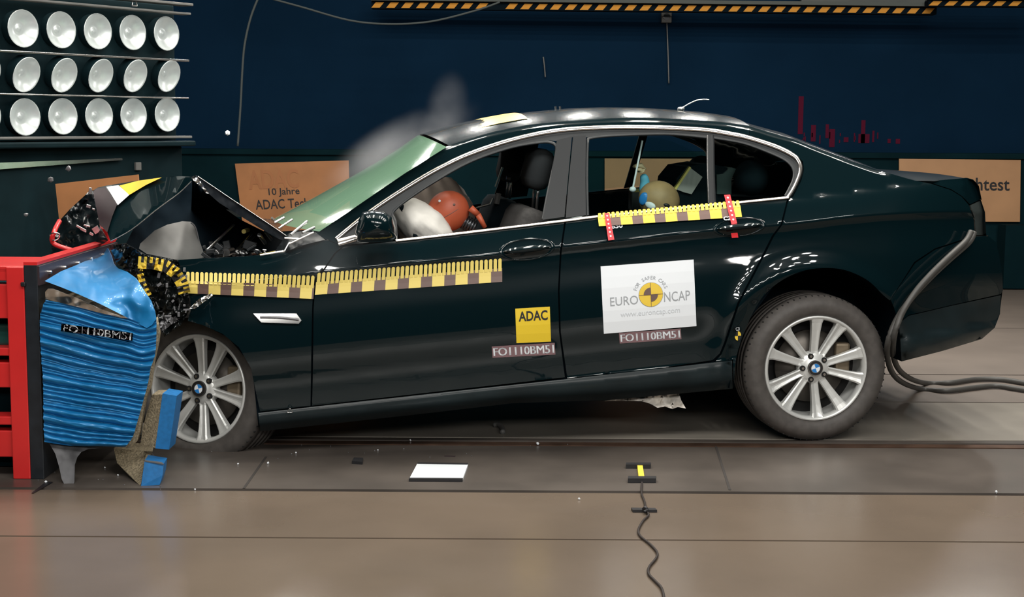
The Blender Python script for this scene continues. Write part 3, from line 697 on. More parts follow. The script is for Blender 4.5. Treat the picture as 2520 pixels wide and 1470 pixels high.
# wheels
def lathe(prof, n=72, rad=None):
    vs = []; fs = []
    for k in range(n):
        a = 2 * math.pi * k / n
        for r, y in prof: vs.append((r * math.cos(a), y, r * math.sin(a)))
    m = len(prof)
    for k in range(n):
        j = (k + 1) % n
        for i in range(m - 1): fs.append((k * m + i, k * m + i + 1, j * m + i + 1, j * m + i))
    return vs, fs
def make_wheel(loc, rot, spin, who):
    vs, fs = lathe([(.218, .19), (.222, .08), (.225, .05), (.218, .03), (.222, .012), (.229, .004), (.236, .002), (.240, .010), (.240, .022)])
    rim = mesh('wheel', vs, fs, alloy, car, True); recal(rim)
    rim.location = loc; rim.rotation_euler = rot; rim['label'] = who
    tp = [(.238, .022), (.240, .006), (.248, -.002), (.262, -.009), (.285, -.012), (.303, -.008), (.316, .004), (.326, .014), (.331, .026)]
    for g in (.062, .10, .138, .176): tp += [(.333, g - .006), (.325, g - .004), (.325, g + .004), (.333, g + .006)]
    tp += [(.331, .206), (.316, .228), (.285, .236), (.238, .21), (.236, .12)]
    vs, fs = lathe(tp, 96); ty = mesh('tyre', vs, fs, rubber, rim, True); recal(ty)
    try: ty.data.shade_auto_smooth
    except Exception: pass
    # tread blocks: short cross cuts on the shoulder
    bm = bmesh.new()
    for k in range(72):
        a = 2 * math.pi * k / 72; M = Matrix.Rotation(-a, 3, 'Y') @ Matrix.Rotation(.25, 3, 'X')
        bx(bm, M @ Vector((0, 0, 0)) + Vector((.3262 * math.cos(a), .028, .3262 * math.sin(a))), (.008, .030, .005), M)
    from_bm('tread_cuts', bm, groove, rim)
    # ten spokes in five pairs
    for k in range(10):
        a = spin + 2 * math.pi * k / 10 + (R_(2.5) if k % 2 else -R_(2.5)); pr = []
        secs = [(.040, .019, .030, .055), (.075, .0165, .034, .060), (.12, .0175, .030, .056), (.17, .0205, .022, .050), (.205, .024, .014, .046), (.2245, .030, .007, .045)]
        vs = []; fs = []
        alt = k % 2
        for r, hw, y, yb in secs:
            gd = .005 if alt else .0015
            for w, yy in ((-hw, yb), (-hw, y + .004), (-hw * .72, y), (-hw * .15, y + gd), (hw * .15, y + gd), (hw * .72, y), (hw, y + .004), (hw, yb)):
                vs.append((r * math.cos(a) - w * math.sin(a), yy, r * math.sin(a) + w * math.cos(a)))
        for i in range(len(secs) - 1):
            for j in range(7): fs.append((i * 8 + j, i * 8 + j + 1, (i + 1) * 8 + j + 1, (i + 1) * 8 + j))
            fs.append((i * 8 + 7, i * 8, (i + 1) * 8, (i + 1) * 8 + 7))
        recal(mesh('spoke', vs, fs, alloy, rim))
    vs, fs = lathe([(.0, .022), (.030, .022), (.036, .026), (.050, .030), (.066, .034), (.072, .042), (.072, .075)], 48)
    recal(mesh('hub', vs, fs, alloy, rim, True))
    for k in range(5):
        a = spin + R_(18) + 2 * math.pi * k / 5; c = Vector((.0555 * math.cos(a), 0, .0555 * math.sin(a)))
        bm = bmesh.new(); cyl(bm, c + Vector((0, .0255, 0)), c + Vector((0, .04, 0)), .0125, n=20); o = from_bm('bolt_hole', bm, groove, rim)
        bm = bmesh.new(); cyl(bm, c + Vector((0, .0235, 0)), c + Vector((0, .03, 0)), .0062, n=6); from_bm('wheel_bolt', bm, silver, rim)
    # centre cap: black ring, blue and white quarters
    vs = []; fs = []; mi = []
    def disc(r0, r1, a0, a1, y, m, n=12):
        for i in range(n):
            k = len(vs); p = a0 + (a1 - a0) * i / n; q = a0 + (a1 - a0) * (i + 1) / n
            vs.extend([(r0 * math.cos(p), y, r0 * math.sin(p)), (r1 * math.cos(p), y, r1 * math.sin(p)), (r1 * math.cos(q), y, r1 * math.sin(q)), (r0 * math.cos(q), y, r0 * math.sin(q))]); fs.append((k, k + 1, k + 2, k + 3)); mi.append(m)
    disc(0.0002, .0345, 0, 2 * math.pi, .0155, 0, 40); disc(.034, .0345, 0, 2 * math.pi, .015, 0, 40)
    for i in range(4): disc(.0002, .0205, R_(20) + i * math.pi / 2, R_(20) + (i + 1) * math.pi / 2, .0135, 1 + i % 2)
    disc(.0200, .0222, 0, 2 * math.pi, .013, 3, 40); disc(.0325, .0345, 0, 2 * math.pi, .013, 3, 40)
    b = len(vs)
    for k in range(40): a = 2 * math.pi * k / 40; vs.extend([(.0345 * math.cos(a), .013, .0345 * math.sin(a)), (.0345 * math.cos(a), .03, .0345 * math.sin(a))])
    for k in range(40): j = (k + 1) % 40; fs.append((b + 2 * k, b + 2 * j, b + 2 * j + 1, b + 2 * k + 1)); mi.append(0)
    o = mesh('centre_cap', vs, fs, [ink, bluev, white, silver], rim, False, mi)
    # brake behind the spokes
    vs, fs = lathe([(.05, .085), (.165, .085), (.165, .105), (.05, .105)], 48); recal(mesh('brake_disc', vs, fs, mat('brake_steel', (.10, .09, .08), .45, .7), rim, True))
    bm = bmesh.new(); bx(bm, (.145 * (1 if 'rear' in who else 1), .085, .03), (.07, .05, .15), bev=.012); from_bm('brake_caliper', bm, mat('caliper_metal', (.20, .16, .11), .5, .5), rim)
    vs, fs = lathe([(.05, .12), (.232, .13)], 32); mesh('wheel_back', vs, fs, groove, rim)
    return rim
hr = P(2010, 908, .03)
make_wheel(hr, (0, 0, 0), R_(90 + 2), 'rear wheel with silver ten-spoke rim')
hf = P(484, 958, .085)
fw = make_wheel(hf, (R_(2), 0, 0), R_(90 + 4), 'front wheel turned outward, partly behind the blue barrier')
fw.rotation_euler = (R_(-5), 0, R_(-29)); fw.location = P(484, 958, .235)
FWSCALE = 1
# far wheels
for (u, steer) in ((hr.x, 0), (hf.x, 0)):
    vs, fs = lathe([(.0, .2), (.22, .19), (.30, .236), (.33, .22), (.333, .03), (.30, -.01), (.238, 0), (.1, .03), (0, .03)], 48)
    o = recal(mesh('wheel', vs, fs, rubber, car, True)); o.location = (u, CW - .04, .333); o.rotation_euler = (0, 0, math.pi); o['label'] = 'far side wheel in shadow'

# handles: recess bowl, grip bar
def handle(cx, cy, rx, ry, rot, par):
    c, s = math.cos(R_(rot)), math.sin(R_(rot))
    def pt(a, k): x = rx * k * math.cos(a); y = ry * k * math.sin(a); return cx + x * c - y * s, cy + x * s + y * c
    rows = []
    for k, o in ((1.06, .0005), (1.0, -.004), (.93, -.001), (.8, .006), (.5, .010), (.02, .012)):
        rows.append([P(*pt(2 * math.pi * i / 40, k), D(*pt(2 * math.pi * i / 40, k)) + o - .001) for i in range(41)])
    recal(loft('handle_recess', rows, paint, par))
    rows = []
    for i in range(17):
        t = i / 16; x = -rx * .88 + 1.76 * rx * t; r = []
        th = ry * .30 * (1 - abs(2 * t - 1) ** 4) + .6; out = -.030 + .026 * abs(2 * t - 1) ** 3
        for k in range(9):
            a = 2 * math.pi * k / 8; yy = th * math.sin(a); X = cx + x * c - (yy - 1) * s; Y = cy + x * s + (yy - 1) * c
            r.append(P(X, Y, D(X, Y) + out - .010 * math.cos(a)))
        rows.append(r)
    recal(loft('door_handle', rows, paint, par))
handle(1297, 614, 66, 26, -6, fdoor); handle(1820, 559, 62, 22, -6, rdoor)
# silver side vent
sv = [(623, 772), (729, 772), (742, 789), (735, 797), (643, 794), (634, 784)]
panel('side_vent', sv, silver, fender, D, 6, -.012, .014)
ribbon('side_vent_blade', [(640, 781), (690, 782), (735, 787)], 6, greyal, fender, -.022)
# mirror
mv = P(925, 560, -.02)
bm = bmesh.new(); mp = [(884, 540), (892, 523), (915, 518), (945, 521), (966, 535), (974, 560), (976, 588), (955, 594), (915, 596), (878, 596), (874, 572)]
mid = (928, 560); rows = []
for k, d in ((1.0, .06), (1.02, .0), (.98, -.05), (.86, -.10), (.6, -.135), (.3, -.15), (.02, -.153)):
    rows.append([P(mid[0] + (x - mid[0]) * k, mid[1] + (y - mid[1]) * k, d) for x, y in dens(mp, 12)] ); rows[-1].append(rows[-1][0].copy())
bm.free(); recal(loft('side_mirror', rows, paint, fdoor))
ribbon('mirror_base', [(832, 597), (860, 590), (885, 583)], 18, chrome, fdoor, -.02)
# sill clip
tube('jacking_clip', [P(707, 1015, .0), P(713, 1006, -.004), P(720, 1015, .0), P(707, 1016, .0)], .0015, silver, sill)

# ------------------------------------------------------------------ stickers, tapes and targets on the car
d = Decal([(780, 672), (1236, 636), (1236, 694), (775, 726)], surf_car); tape(d, 40); o = d.build('measuring_tape', fdoor); o['label'] = 'yellow and brown measuring tape along front door'
d = Decal([(457, 669), (776, 679), (771, 736), (457, 722)], surf_car, .011); tape(d, 28); o = d.build('measuring_tape', fender); o['label'] = 'yellow and brown measuring tape on front wing'
d = Decal([(1470, 525), (1820, 493), (1826, 534), (1474, 557)], surf_car, .012); tape(d, 32, first=1, ym=yellow, bm_=brown, deep=.30)
o = d.build('measuring_tape', rdoor); o['label'] = 'yellow measuring tape below rear side window'
for q in ([(1487, 525), (1499, 524), (1512, 590), (1497, 592)], [(1782, 480), (1797, 479), (1814, 550), (1800, 552)], [(1799, 574), (1815, 573), (1817, 585), (1801, 586)]):
    d = Decal(q, surf_car, .020 if q[0][0] != 1799 else .04); d.rect(0, 0, 1, 1, redv, 0, 1, 4)
    if q[0][0] != 1799:
        for k in range(6): d.poly([(.5 + .18 * math.cos(a), .1 + k * .15 + .035 * math.sin(a)) for a in [i * math.pi / 3 for i in range(6)]], white)
    d.build('red_marker_strip', rdoor)
d = Decal([(1504, 550), (1532, 547), (1533, 562), (1505, 565)], surf_car); d.text('650', 0, .1, 1, .9, white, 0, .03); d.build('painted_number', rdoor)
d = Decal([(1780, 532), (1798, 531), (1798, 543), (1781, 544)], surf_car, .014); d.text('C2', 0, .1, 1, .9, white, 0, .03); d.build('painted_number', rdoor)
d = Decal([(1268, 760), (1353, 755), (1356, 841), (1271, 845)], surf_car); d.rect(0, 0, 1, 1, mat('club_yellow', (.82, .58, .03), .4), 0, 4, 4); d.text('ADAC', .09, .09, .93, .38, ink, 1, .022)
d.build('yellow_sticker', fdoor)['label'] = 'square yellow sticker'
def tagplate(q, par):
    d = Decal(q, surf_car); d.rect(0, 0, 1, 1, tagbg, 0, 6, 2); [d.text('FO1110BM51', .02 + e, .16, .975 + e, .86, white, 1) for e in (0, .004, .008)]; return d.build('number_label', par)
tagplate([(1210, 853), (1365, 844), (1367, 873), (1212, 881)], fdoor); tagplate([(1523, 820), (1675, 809), (1677, 835), (1525, 846)], rdoor)
d = Decal([(1478, 656), (1707, 639), (1714, 803), (1486, 822)], surf_car, .005); d.rect(0, 0, 1, 1, mat('sticker_white', (.86, .90, .94), .5), 0, 8, 6)
d.text('EURO', .085, .47, .385, .60, grey, 1, 0); d.text('NCAP', .665, .455, .945, .60, grey, 1, 0); d.text('www.euroncap.com', .19, .72, .83, .80, lgrey, 1, 0)
cx, cy, ru, rv = .525, .475, .128, .178
cir = lambda a, k=1: (cx + ru * k * math.cos(a), cy - rv * k * math.sin(a))
d.poly([cir(2 * math.pi * i / 40, 1.03) for i in range(40)], grey, 1); d.poly([cir(2 * math.pi * i / 40) for i in range(40)], yellow, 2)
for a0 in (math.pi / 2, 3 * math.pi / 2): d.poly([(cx, cy)] + [cir(a0 + math.pi / 2 * i / 10, .60) for i in range(11)], brown, 3)
d.rect(cx - .002, cy - rv, cx + .002, cy + rv, brown, 4); d.rect(cx - ru, cy - .003, cx + ru, cy + .003, brown, 4)
arc = 'FOR SAFER CARS'
for i, ch in enumerate(arc):
    if ch == ' ': continue
    a = R_(158 - i * (136 / (len(arc) - 1))); px, py = cx + ru * 1.38 * math.cos(a), cy - rv * 1.42 * math.sin(a)
    vs, fs, asp = text_tris(ch); r = a - math.pi / 2; h = .052; w = h * min(asp, .9) * .72
    uv = []
    for x, y in vs:
        X = (x - .5) * w * 1; Y = (.5 - y) * h * 1.0
        Xr = X * math.cos(r) - Y * .72 * math.sin(r); Yr = X * math.sin(r) / .72 + Y * math.cos(r)
        uv.append((px + Xr, py - Yr))
    d.add(uv, fs, grey, 1)
d.build('white_sticker', rdoor)['label'] = 'large white sticker with round yellow emblem'
# target dot before the rear wheel
d = Decal([(1808, 816), (1824, 815), (1824, 838), (1808, 839)], surf_car, .006)
d.poly([(.5 + .5 * math.cos(i * math.pi / 8), .5 + .5 * math.sin(i * math.pi / 8)) for i in range(16)], yellow)
for a0 in (0, math.pi): d.poly([(.5, .5)] + [(.5 + .5 * math.cos(a0 + math.pi / 2 * i / 5), .5 + .5 * math.sin(a0 + math.pi / 2 * i / 5)) for i in range(6)], ink, 2)
d.text('C3', .15, -.42, .75, -.06, white, 1, .02); d.build('target_dot', quart)

# ------------------------------------------------------------------ crushed front end
def facet(name, pts, m, parent, crump=.012, step=10, mapf=P, thick=.004, sc=.02, seed=0):
    f0 = idw(pts); f = lambda x, y: f0(x, y) + crump * (noise.noise(Vector((x * sc, y * sc, seed))) + .5 * noise.noise(Vector((x * sc * 2.7, y * sc * 2.7, seed + 5))))
    return panel(name, [(a, b) for a, b, c in pts], m, parent, f, step, 0, thick, mapf)
BE = spl([(264, 598), (323, 566), (384, 517), (432, 482), (473, 436)])
def bon(x, y): return .09 + .0034 * max(0, BE(x) - y) + .012 * noise.noise(Vector((x * .014, y * .014, 1)))
crest = [(440, 434), (398, 437), (360, 455), (318, 480), (290, 505), (276, 533), (264, 572)]
cz = {p: bon(*p) for p in crest}
bonnet = panel('bonnet', [(473, 435), (451, 466), (432, 482), (384, 517), (340, 553), (323, 566), (300, 582), (272, 594)] + crest[::-1], paint, car, bon, 11, thick=.006)
bonnet['label'] = 'black bonnet folded up into a sharp peak'
def top3(ps, k=0): return [(x, y, (cz[(x, y)] if (x, y) in cz else d) - k) for x, y, d in ps]
facet('bonnet_top_skin', top3([(398, 437, 0), (360, 455, 0), (318, 480, 0), (290, 505, 0), (276, 533, 0), (264, 572, 0), (244, 552, .42), (228, 470, .75), (240, 462, .80), (262, 457, .80), (330, 446, .62)]), paint, car, 0, 12)
facet('bonnet_sticker', top3([(398, 437, 0), (360, 455, 0), (318, 480, 0), (294, 457, .62), (340, 445, .60)], .035), mat('orange_yellow_vinyl', (.80, .50, .03), .35), bonnet, 0, 12)['label'] = 'yellow sticker'
facet('bonnet_sticker', top3([(291, 456, .63), (318, 480, 0), (290, 505, 0), (262, 460, .76)], .035), white, bonnet, 0, 12)['label'] = 'white sticker'
facet('bonnet_sticker', top3([(260, 461, .76), (288, 503, .36), (276, 533, 0), (264, 572, 0), (245, 552, .40), (229, 472, .72), (238, 464, .78)], .035), maroon, bonnet, .0, 14)['label'] = 'dark maroon sticker'
# rear half of the bonnet, falling to the windscreen, with a thin far side
rows = []
NE = [(473, 435), (486, 434), (530, 464), (580, 497), (640, 537), (704, 580)]
for i in range(len(NE) - 1):
    for k in range(6):
        t = k / 6; x = NE[i][0] + (NE[i + 1][0] - NE[i][0]) * t; y = NE[i][1] + (NE[i + 1][1] - NE[i][1]) * t
        a = P(x, y, .14); r = []
        for j in range(14):
            s = j / 13; drop = .30 * (1 - (i * 6 + k) / 30) * s ** .8 + .04 * s; r.append(Vector((a.x - .12 * s * (1 - (i * 6 + k) / 30) , .14 + s * 1.5, a.z - drop + .004 * noise.noise(Vector((i + k * .3, j * .8, 0))))))
        rows.append(r)
o = recal(loft('bonnet_rear_half', rows, paint, car)); o['label'] = 'rear half of the bonnet sloping to the windscreen'
facet('bonnet_flange', [(475, 436, .13), (487, 434, .13), (580, 497, .13), (704, 580, .13), (700, 592, .13), (688, 589, .13), (640, 562, .13), (585, 528, .13), (540, 500, .13), (515, 478, .13), (497, 452, .13)], mat('bonnet_underside', (.006, .009, .013), .6, 0, 0, spec=.15), car, .012, 9)
facet('bonnet_crease', [(470, 436, .11), (482, 431, .11), (497, 452, .11), (515, 477, .12), (506, 475, .12), (492, 458, .12), (478, 447, .11)], silver, car, .02, 5, sc=.1)
ribbon('bonnet_lip', [(471, 446), (451, 466), (432, 482), (384, 517), (323, 566), (272, 594)], 2.6, silver, car, 0, lambda x, y: .065)
ribbon('bonnet_lip', [(487, 434), (580, 497), (640, 537), (704, 580)], 2.2, chrome, car, 0, lambda x, y: .12)
facet('engine_bay_backing', [(300, 620, .9), (330, 560, .9), (400, 500, .9), (473, 445, .9), (520, 490, .9), (590, 540, .9), (690, 590, .9), (760, 590, .7), (770, 640, .5), (440, 660, .5), (330, 660, .7)], dark, car, .02, 20)  # added dark backing, hides the view through the engine bay
# engine bay
facet('strut_tower', [(345, 600, .30), (380, 568, .34), (412, 553, .36), (448, 545, .38), (470, 546, .38), (481, 560, .36), (490, 590, .32), (505, 633, .26), (470, 640, .2), (438, 640, .18), (361, 625, .2), (342, 612, .24)], gstrip, car, .012, 12, sc=.01)['label'] = 'grey inner wing panel'
ribbon('strut_tower_edge', [(470, 548), (482, 562), (494, 610), (507, 634)], 4, greyal, car, -.02, lambda x, y: .33)
rods = [((505, 621), (576, 553), .006), ((583, 616), (618, 577), .006), ((590, 622), (624, 583), .005), ((596, 618), (611, 600), .010), ((638, 578), (652, 598), .009), ((652, 570), (668, 590), .006), ((540, 628), (560, 612), .018), ((556, 622), (570, 618), .018), ((575, 628), (640, 624), .010), ((640, 628), (690, 618), .006), ((600, 570), (610, 566), .01)]
for i, (a, b, r) in enumerate(rods):
    bm = bmesh.new(); cyl(bm, P(*a, .34), P(*b, .45), r, n=10); from_bm('engine_bay_strut', bm, silver if i < 9 else yellow2, car)
random.seed(11)
for i in range(26):
    x = random.uniform(500, 700); y = random.uniform(600, 632); bm = bmesh.new(); bx(bm, P(x, y, random.uniform(.2, .5)), [random.uniform(.012, .06), .03, random.uniform(.01, .04)], Matrix.Rotation(random.uniform(-1, 1), 3, 'Y'), .003); from_bm('engine_part', bm, plast, car)
for i in range(10):
    x = random.uniform(520, 700); bm = bmesh.new(); bx(bm, P(x, random.uniform(608, 628), .16), [random.uniform(.006, .02), .01, .006], Matrix.Rotation(random.uniform(-1, 1), 3, 'Y'), .001); from_bm('metal_fragment', bm, silver, car)
facet('scuttle_panel', [(672, 626, .12), (700, 585, .14), (712, 574, .14), (740, 570, .13), (776, 572, .12), (800, 590, .1), (760, 600, .08), (735, 606, .06), (700, 622, .08)], plast, car, .03, 8)
for a, b in (((640, 628), (700, 618)), ((700, 618), (712, 596)), ((712, 600), (772, 572)), ((700, 586), (740, 588)), ((676, 548), (700, 535)), ((686, 562), (720, 540)), ((668, 536), (682, 548))):
    bm = bmesh.new(); cyl(bm, P(*a, .05), P(*b, .06), .0045, n=8); from_bm('bent_trim_strip', bm, silver, car)
for a, b in (((716, 578), (756, 545)), ((744, 574), (774, 560))):
    bm = bmesh.new(); cyl(bm, P(*a, .05), P(*b, .1), .006, n=8); from_bm('wiper_arm', bm, silver, car)
# crushed nose and grille side
facet('front_grille', [(144, 546, .9), (172, 515, .9), (208, 482, .9), (222, 467, .9), (230, 470, .9), (244, 553, .75), (266, 592, .5), (255, 600, .6), (200, 616, .8), (126, 632, 1.0), (128, 575, .95)], mat('crushed_black', (.004, .008, .010), .35, 0, .5), car, .05, 10, sc=.03)['label'] = 'crushed black front grille and bumper'
random.seed(5)
bm = bmesh.new()
for (x, y, w, h) in ((222, 470, .012, .03), (218, 508, .02, .015), (230, 515, .012, .008), (200, 562, .05, .010), (214, 556, .03, .008), (205, 568, .03, .006), (237, 566, .03, .03), (248, 560, .006, .05), (225, 576, .02, .012)):
    bm = bmesh.new(); bx(bm, P(x, y, .70), (w, .01, h), Matrix.Rotation(random.uniform(-.6, .6), 3, 'Y'), .001); from_bm('broken_headlamp_piece', bm, silver, car)
facet('crushed_front_corner', [(268, 604, .2), (310, 600, .1), (360, 628, .08), (438, 640, .08), (450, 680, .07), (466, 735, .06), (466, 765, .05), (445, 800, .08), (405, 830, .12), (388, 800, .14), (372, 750, .12), (352, 715, .12), (318, 672, .16), (288, 650, .2)], mat('crushed_metal', (.010, .014, .015), .3, .3, .6, noise_amt=.5, nscale=30), car, .07, 7, sc=.035)['label'] = 'crumpled metal of the front corner'
facet('crushed_bracket', [(388, 800, .02), (404, 783, .02), (432, 780, .02), (440, 790, .02), (420, 800, .02), (396, 822, .02)], greyal, car, .03, 6, sc=.1)
facet('torn_edge', [(466, 760, .0), (490, 735, .0), (520, 722, .0), (524, 728, .0), (500, 745, .0), (480, 760, .0)], silver, car, .02, 5, sc=.1)
for i in range(26):
    x = random.uniform(385, 460); y = random.uniform(660, 780); bm = bmesh.new(); bx(bm, P(x, y, .03), [random.uniform(.004, .03), .01, random.uniform(.003, .012)], Matrix.Rotation(random.uniform(-2, 2), 3, 'Y'), .001); from_bm('small_fragment', bm, greyal, car)
# crumpled end of the wing tape, folded in a loop
def looptape(path, w0, name, seed):
    pts = [P(x, y, dd) for x, y, dd in path]; vs = []; fs = []; mi = []
    N = len(path)
    for i in range(N):
        x, y, dd = path[i]; a = path[max(i - 1, 0)]; b = path[min(i + 1, N - 1)]; L = math.hypot(b[0] - a[0], b[1] - a[1]); nx, ny = -(b[1] - a[1]) / L, (b[0] - a[0]) / L
        for j in range(5): s = j / 4 - .5; vs.append(P(x + nx * w0 * s, y + ny * w0 * s, dd + .02 * noise.noise(Vector((i * .9, j, seed)))))
    for i in range(N - 1):
        for j in range(4):
            fs.append((i * 5 + j, i * 5 + j + 1, (i + 1) * 5 + j + 1, (i + 1) * 5 + j))
            mi.append(0 if (j < 2 and i % 2 == 0) or (j >= 2 and (i // 3) % 2 == 0) else 1)
    return recal(mesh(name, vs, fs, [yellow, ink], fender, False, mi))
def dense(path, n):
    out = []
    for i in range(len(path) - 1):
        for k in range(n): t = k / n; out.append(tuple(path[i][j] * (1 - t) + path[i + 1][j] * t for j in range(3)))
    return out + [path[-1]]
looptape(dense([(340, 646, .02), (375, 648, .0), (408, 655, -.01), (432, 672, -.01), (448, 698, -.005), (454, 722, .0)], 5), 30, 'crumpled_tape', 1)
looptape(dense([(350, 640, .03), (343, 668, .02), (352, 700, .02), (366, 728, .03)], 5), 16, 'crumpled_tape', 2)

# ------------------------------------------------------------------ interior
def Lp(px, py, d): return P(px, py, d)
bm = bmesh.new(); a = P(1000, 800, .2); b = P(1980, 700, .2)
bx(bm, ((a.x + b.x) / 2, CW / 2, .34), (b.x - a.x, 1.5, .06)); from_bm('cabin_floor', bm, dark, car)
span('dashboard', [(900, 640, .16, 0, 0), (890, 585, .16, .0, 0), (930, 560, .17, .0, 0), (980, 575, .17, 0, 0), (1000, 640, .17, 0, 0)], cloth2, car, sub=1, n=6)
def seat(cu, d0, h, lab, m, w=.50):
    # cushion, reclined backrest, headrest on posts
    bm = bmesh.new(); z0 = .52
    bx(bm, (cu - .02, d0, z0), (.54, w, .16), Matrix.Rotation(R_(-4), 3, 'Y'), .05)
    o = from_bm('seat', bm, m, car, True); o['label'] = lab
    bm = bmesh.new(); bx(bm, (cu + .33, d0, z0 + .25), (.15, w, .56), Matrix.Rotation(R_(20), 3, 'Y'), .05); from_bm('backrest', bm, m, o, True)
    bm = bmesh.new(); bx(bm, (cu + .455, d0, h), (.11, .26, .19), Matrix.Rotation(R_(12), 3, 'Y'), .045); from_bm('headrest', bm, mat('headrest_cloth', (.028, .032, .034), .95, spec=.05), o, True)
    for s in (-.055, .055):
        bm = bmesh.new(); cyl(bm, (cu + .445, d0 + s, h - .18), (cu + .455, d0 + s, h - .04), .007, n=10); from_bm('headrest_post', bm, silver, o, True)
    return o
hz = P(1322, 416, .50)
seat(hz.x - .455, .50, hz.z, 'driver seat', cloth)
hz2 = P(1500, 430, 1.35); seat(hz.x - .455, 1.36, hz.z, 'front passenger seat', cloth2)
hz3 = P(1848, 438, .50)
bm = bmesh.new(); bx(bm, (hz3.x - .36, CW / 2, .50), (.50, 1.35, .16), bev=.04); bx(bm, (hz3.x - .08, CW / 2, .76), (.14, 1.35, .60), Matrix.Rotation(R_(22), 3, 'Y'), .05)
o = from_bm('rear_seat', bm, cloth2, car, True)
for q in (.50, 1.36):
    bm = bmesh.new(); ball(bm, (hz3.x, q, hz3.z), (.075, .13, .085)); from_bm('headrest', bm, cloth2, o, True)
bm = bmesh.new(); a = P(1990, 480, .2); bx(bm, (a.x - .05, CW / 2, P(1900, 486, .2).z - .06), (.45, 1.4, .02)); from_bm('parcel_shelf', bm, dark, car)
# steering wheel
sw = P(1010, 560, .48); bm = bmesh.new()
M = Matrix.Translation(sw) @ Matrix.Rotation(R_(65), 4, 'Y')
prev = None; seg = []
for k in range(28):
    a = 2 * math.pi * k / 28; seg.append(M @ Vector((.18 * math.cos(a), .18 * math.sin(a), 0)))
for k in range(28): cyl(bm, seg[k], seg[(k + 1) % 28], .014, n=8)
for k in (0, 9, 19): cyl(bm, M @ Vector((0, 0, 0)), seg[k], .012, n=8)
from_bm('steering_wheel', bm, cloth2, car, True)
# belt hardware seen through the front window
bm = bmesh.new(); cyl(bm, P(1240, 376, 1.55), P(1246, 440, 1.55), .018, n=10); from_bm('belt_guide', bm, gstrip, car)
for a, b, r in (((1237, 412), (1220, 460), .006), ((1172, 512), (1208, 502), .006), ((1206, 504), (1213, 488), .006), ((1246, 438), (1256, 440), .01)):
    bm = bmesh.new(); cyl(bm, P(*a, 1.0), P(*b, 1.0), r, n=8); from_bm('measuring_bracket', bm, silver, car)
bm = bmesh.new(); cyl(bm, P(1227, 476, 1.1), P(1222, 502, 1.1), .014, n=8); from_bm('seat_belt', bm, gstrip, car)

# airbags: things of their own
cream = mat('airbag_cloth', (.84, .82, .76), .8, noise_amt=.15, nscale=9, bump=.2); shadedb = mat('airbag_cloth_shaded', (.30, .25, .21), .85, noise_amt=.2, nscale=9, bump=.3)  # second cloth is a copy with shade put into its colour
def blob(name, c, s, rot, m, parent=None, amp=.06, n=40, sc=3, seed=0):
    bm = bmesh.new(); r = bmesh.ops.create_uvsphere(bm, u_segments=n, v_segments=n // 2, radius=1)
    for v in bm.verts: v.co *= 1 + amp * noise.noise(v.co * sc + Vector((seed, 0, 0)))
    bmesh.ops.transform(bm, matrix=(rot.to_4x4() if rot else Matrix.Identity(4)) @ Matrix.Diagonal((*s, 1)), verts=bm.verts)
    o = from_bm(name, bm, m, parent, True); o.location = c; return o
CM = Matrix.Translation(O0) @ Matrix.Rotation(YAW, 4, 'Z')
def wl(v): return CM @ v
ab = blob('driver_airbag', wl(P(1040, 553, .42)), (.16, .17, .090), Matrix.Rotation(YAW, 3, 'Z') @ Matrix.Rotation(R_(36), 3, 'Y'), cream, amp=.10)
tag(ab, 'inflated cream airbag pressed against the orange dummy head', 'airbag')
ab = blob('passenger_airbag', wl(P(1058, 530, 1.15)), (.22, .22, .20), Matrix.Rotation(YAW, 3, 'Z'), shadedb, amp=.12, seed=4)
tag(ab, 'airbag in shade-tinted tan cloth bulging behind the cream one over the dashboard', 'airbag')

# crash test dummies: body grown from a jointed skeleton
def skin_body(name, joints, edges, m, parent=None):
    me = bpy.data.meshes.new(name); me.from_pydata([tuple(j[0]) for j in joints], edges, [])
    o = link(name, me, m, parent); md = o.modifiers.new('skin', 'SKIN'); md.use_smooth_shade = True
    for v, j in zip(me.skin_vertices[0].data, joints): v.radius = j[1]
    me.skin_vertices[0].data[0].use_root = True
    s = o.modifiers.new('sub', 'SUBSURF'); s.levels = 2; s.render_levels = 2
    dg = bpy.context.evaluated_depsgraph_get(); m2 = bpy.data.meshes.new_from_object(o.evaluated_get(dg)); o.modifiers.clear(); o.data = m2
    if m.name not in m2.materials: m2.materials.append(m)
    for p in m2.polygons: p.use_smooth = True
    return o
dskin = mat('dummy_orange', (.52, .105, .045), .5, noise_amt=.18, nscale=9); dsuit = mat('dummy_orange_suit', (.40, .10, .03), .8); dtan = mat('dummy_tan', (.46, .29, .14), .55, noise_amt=.3, nscale=10)
hc = P(1103, 520, .46)
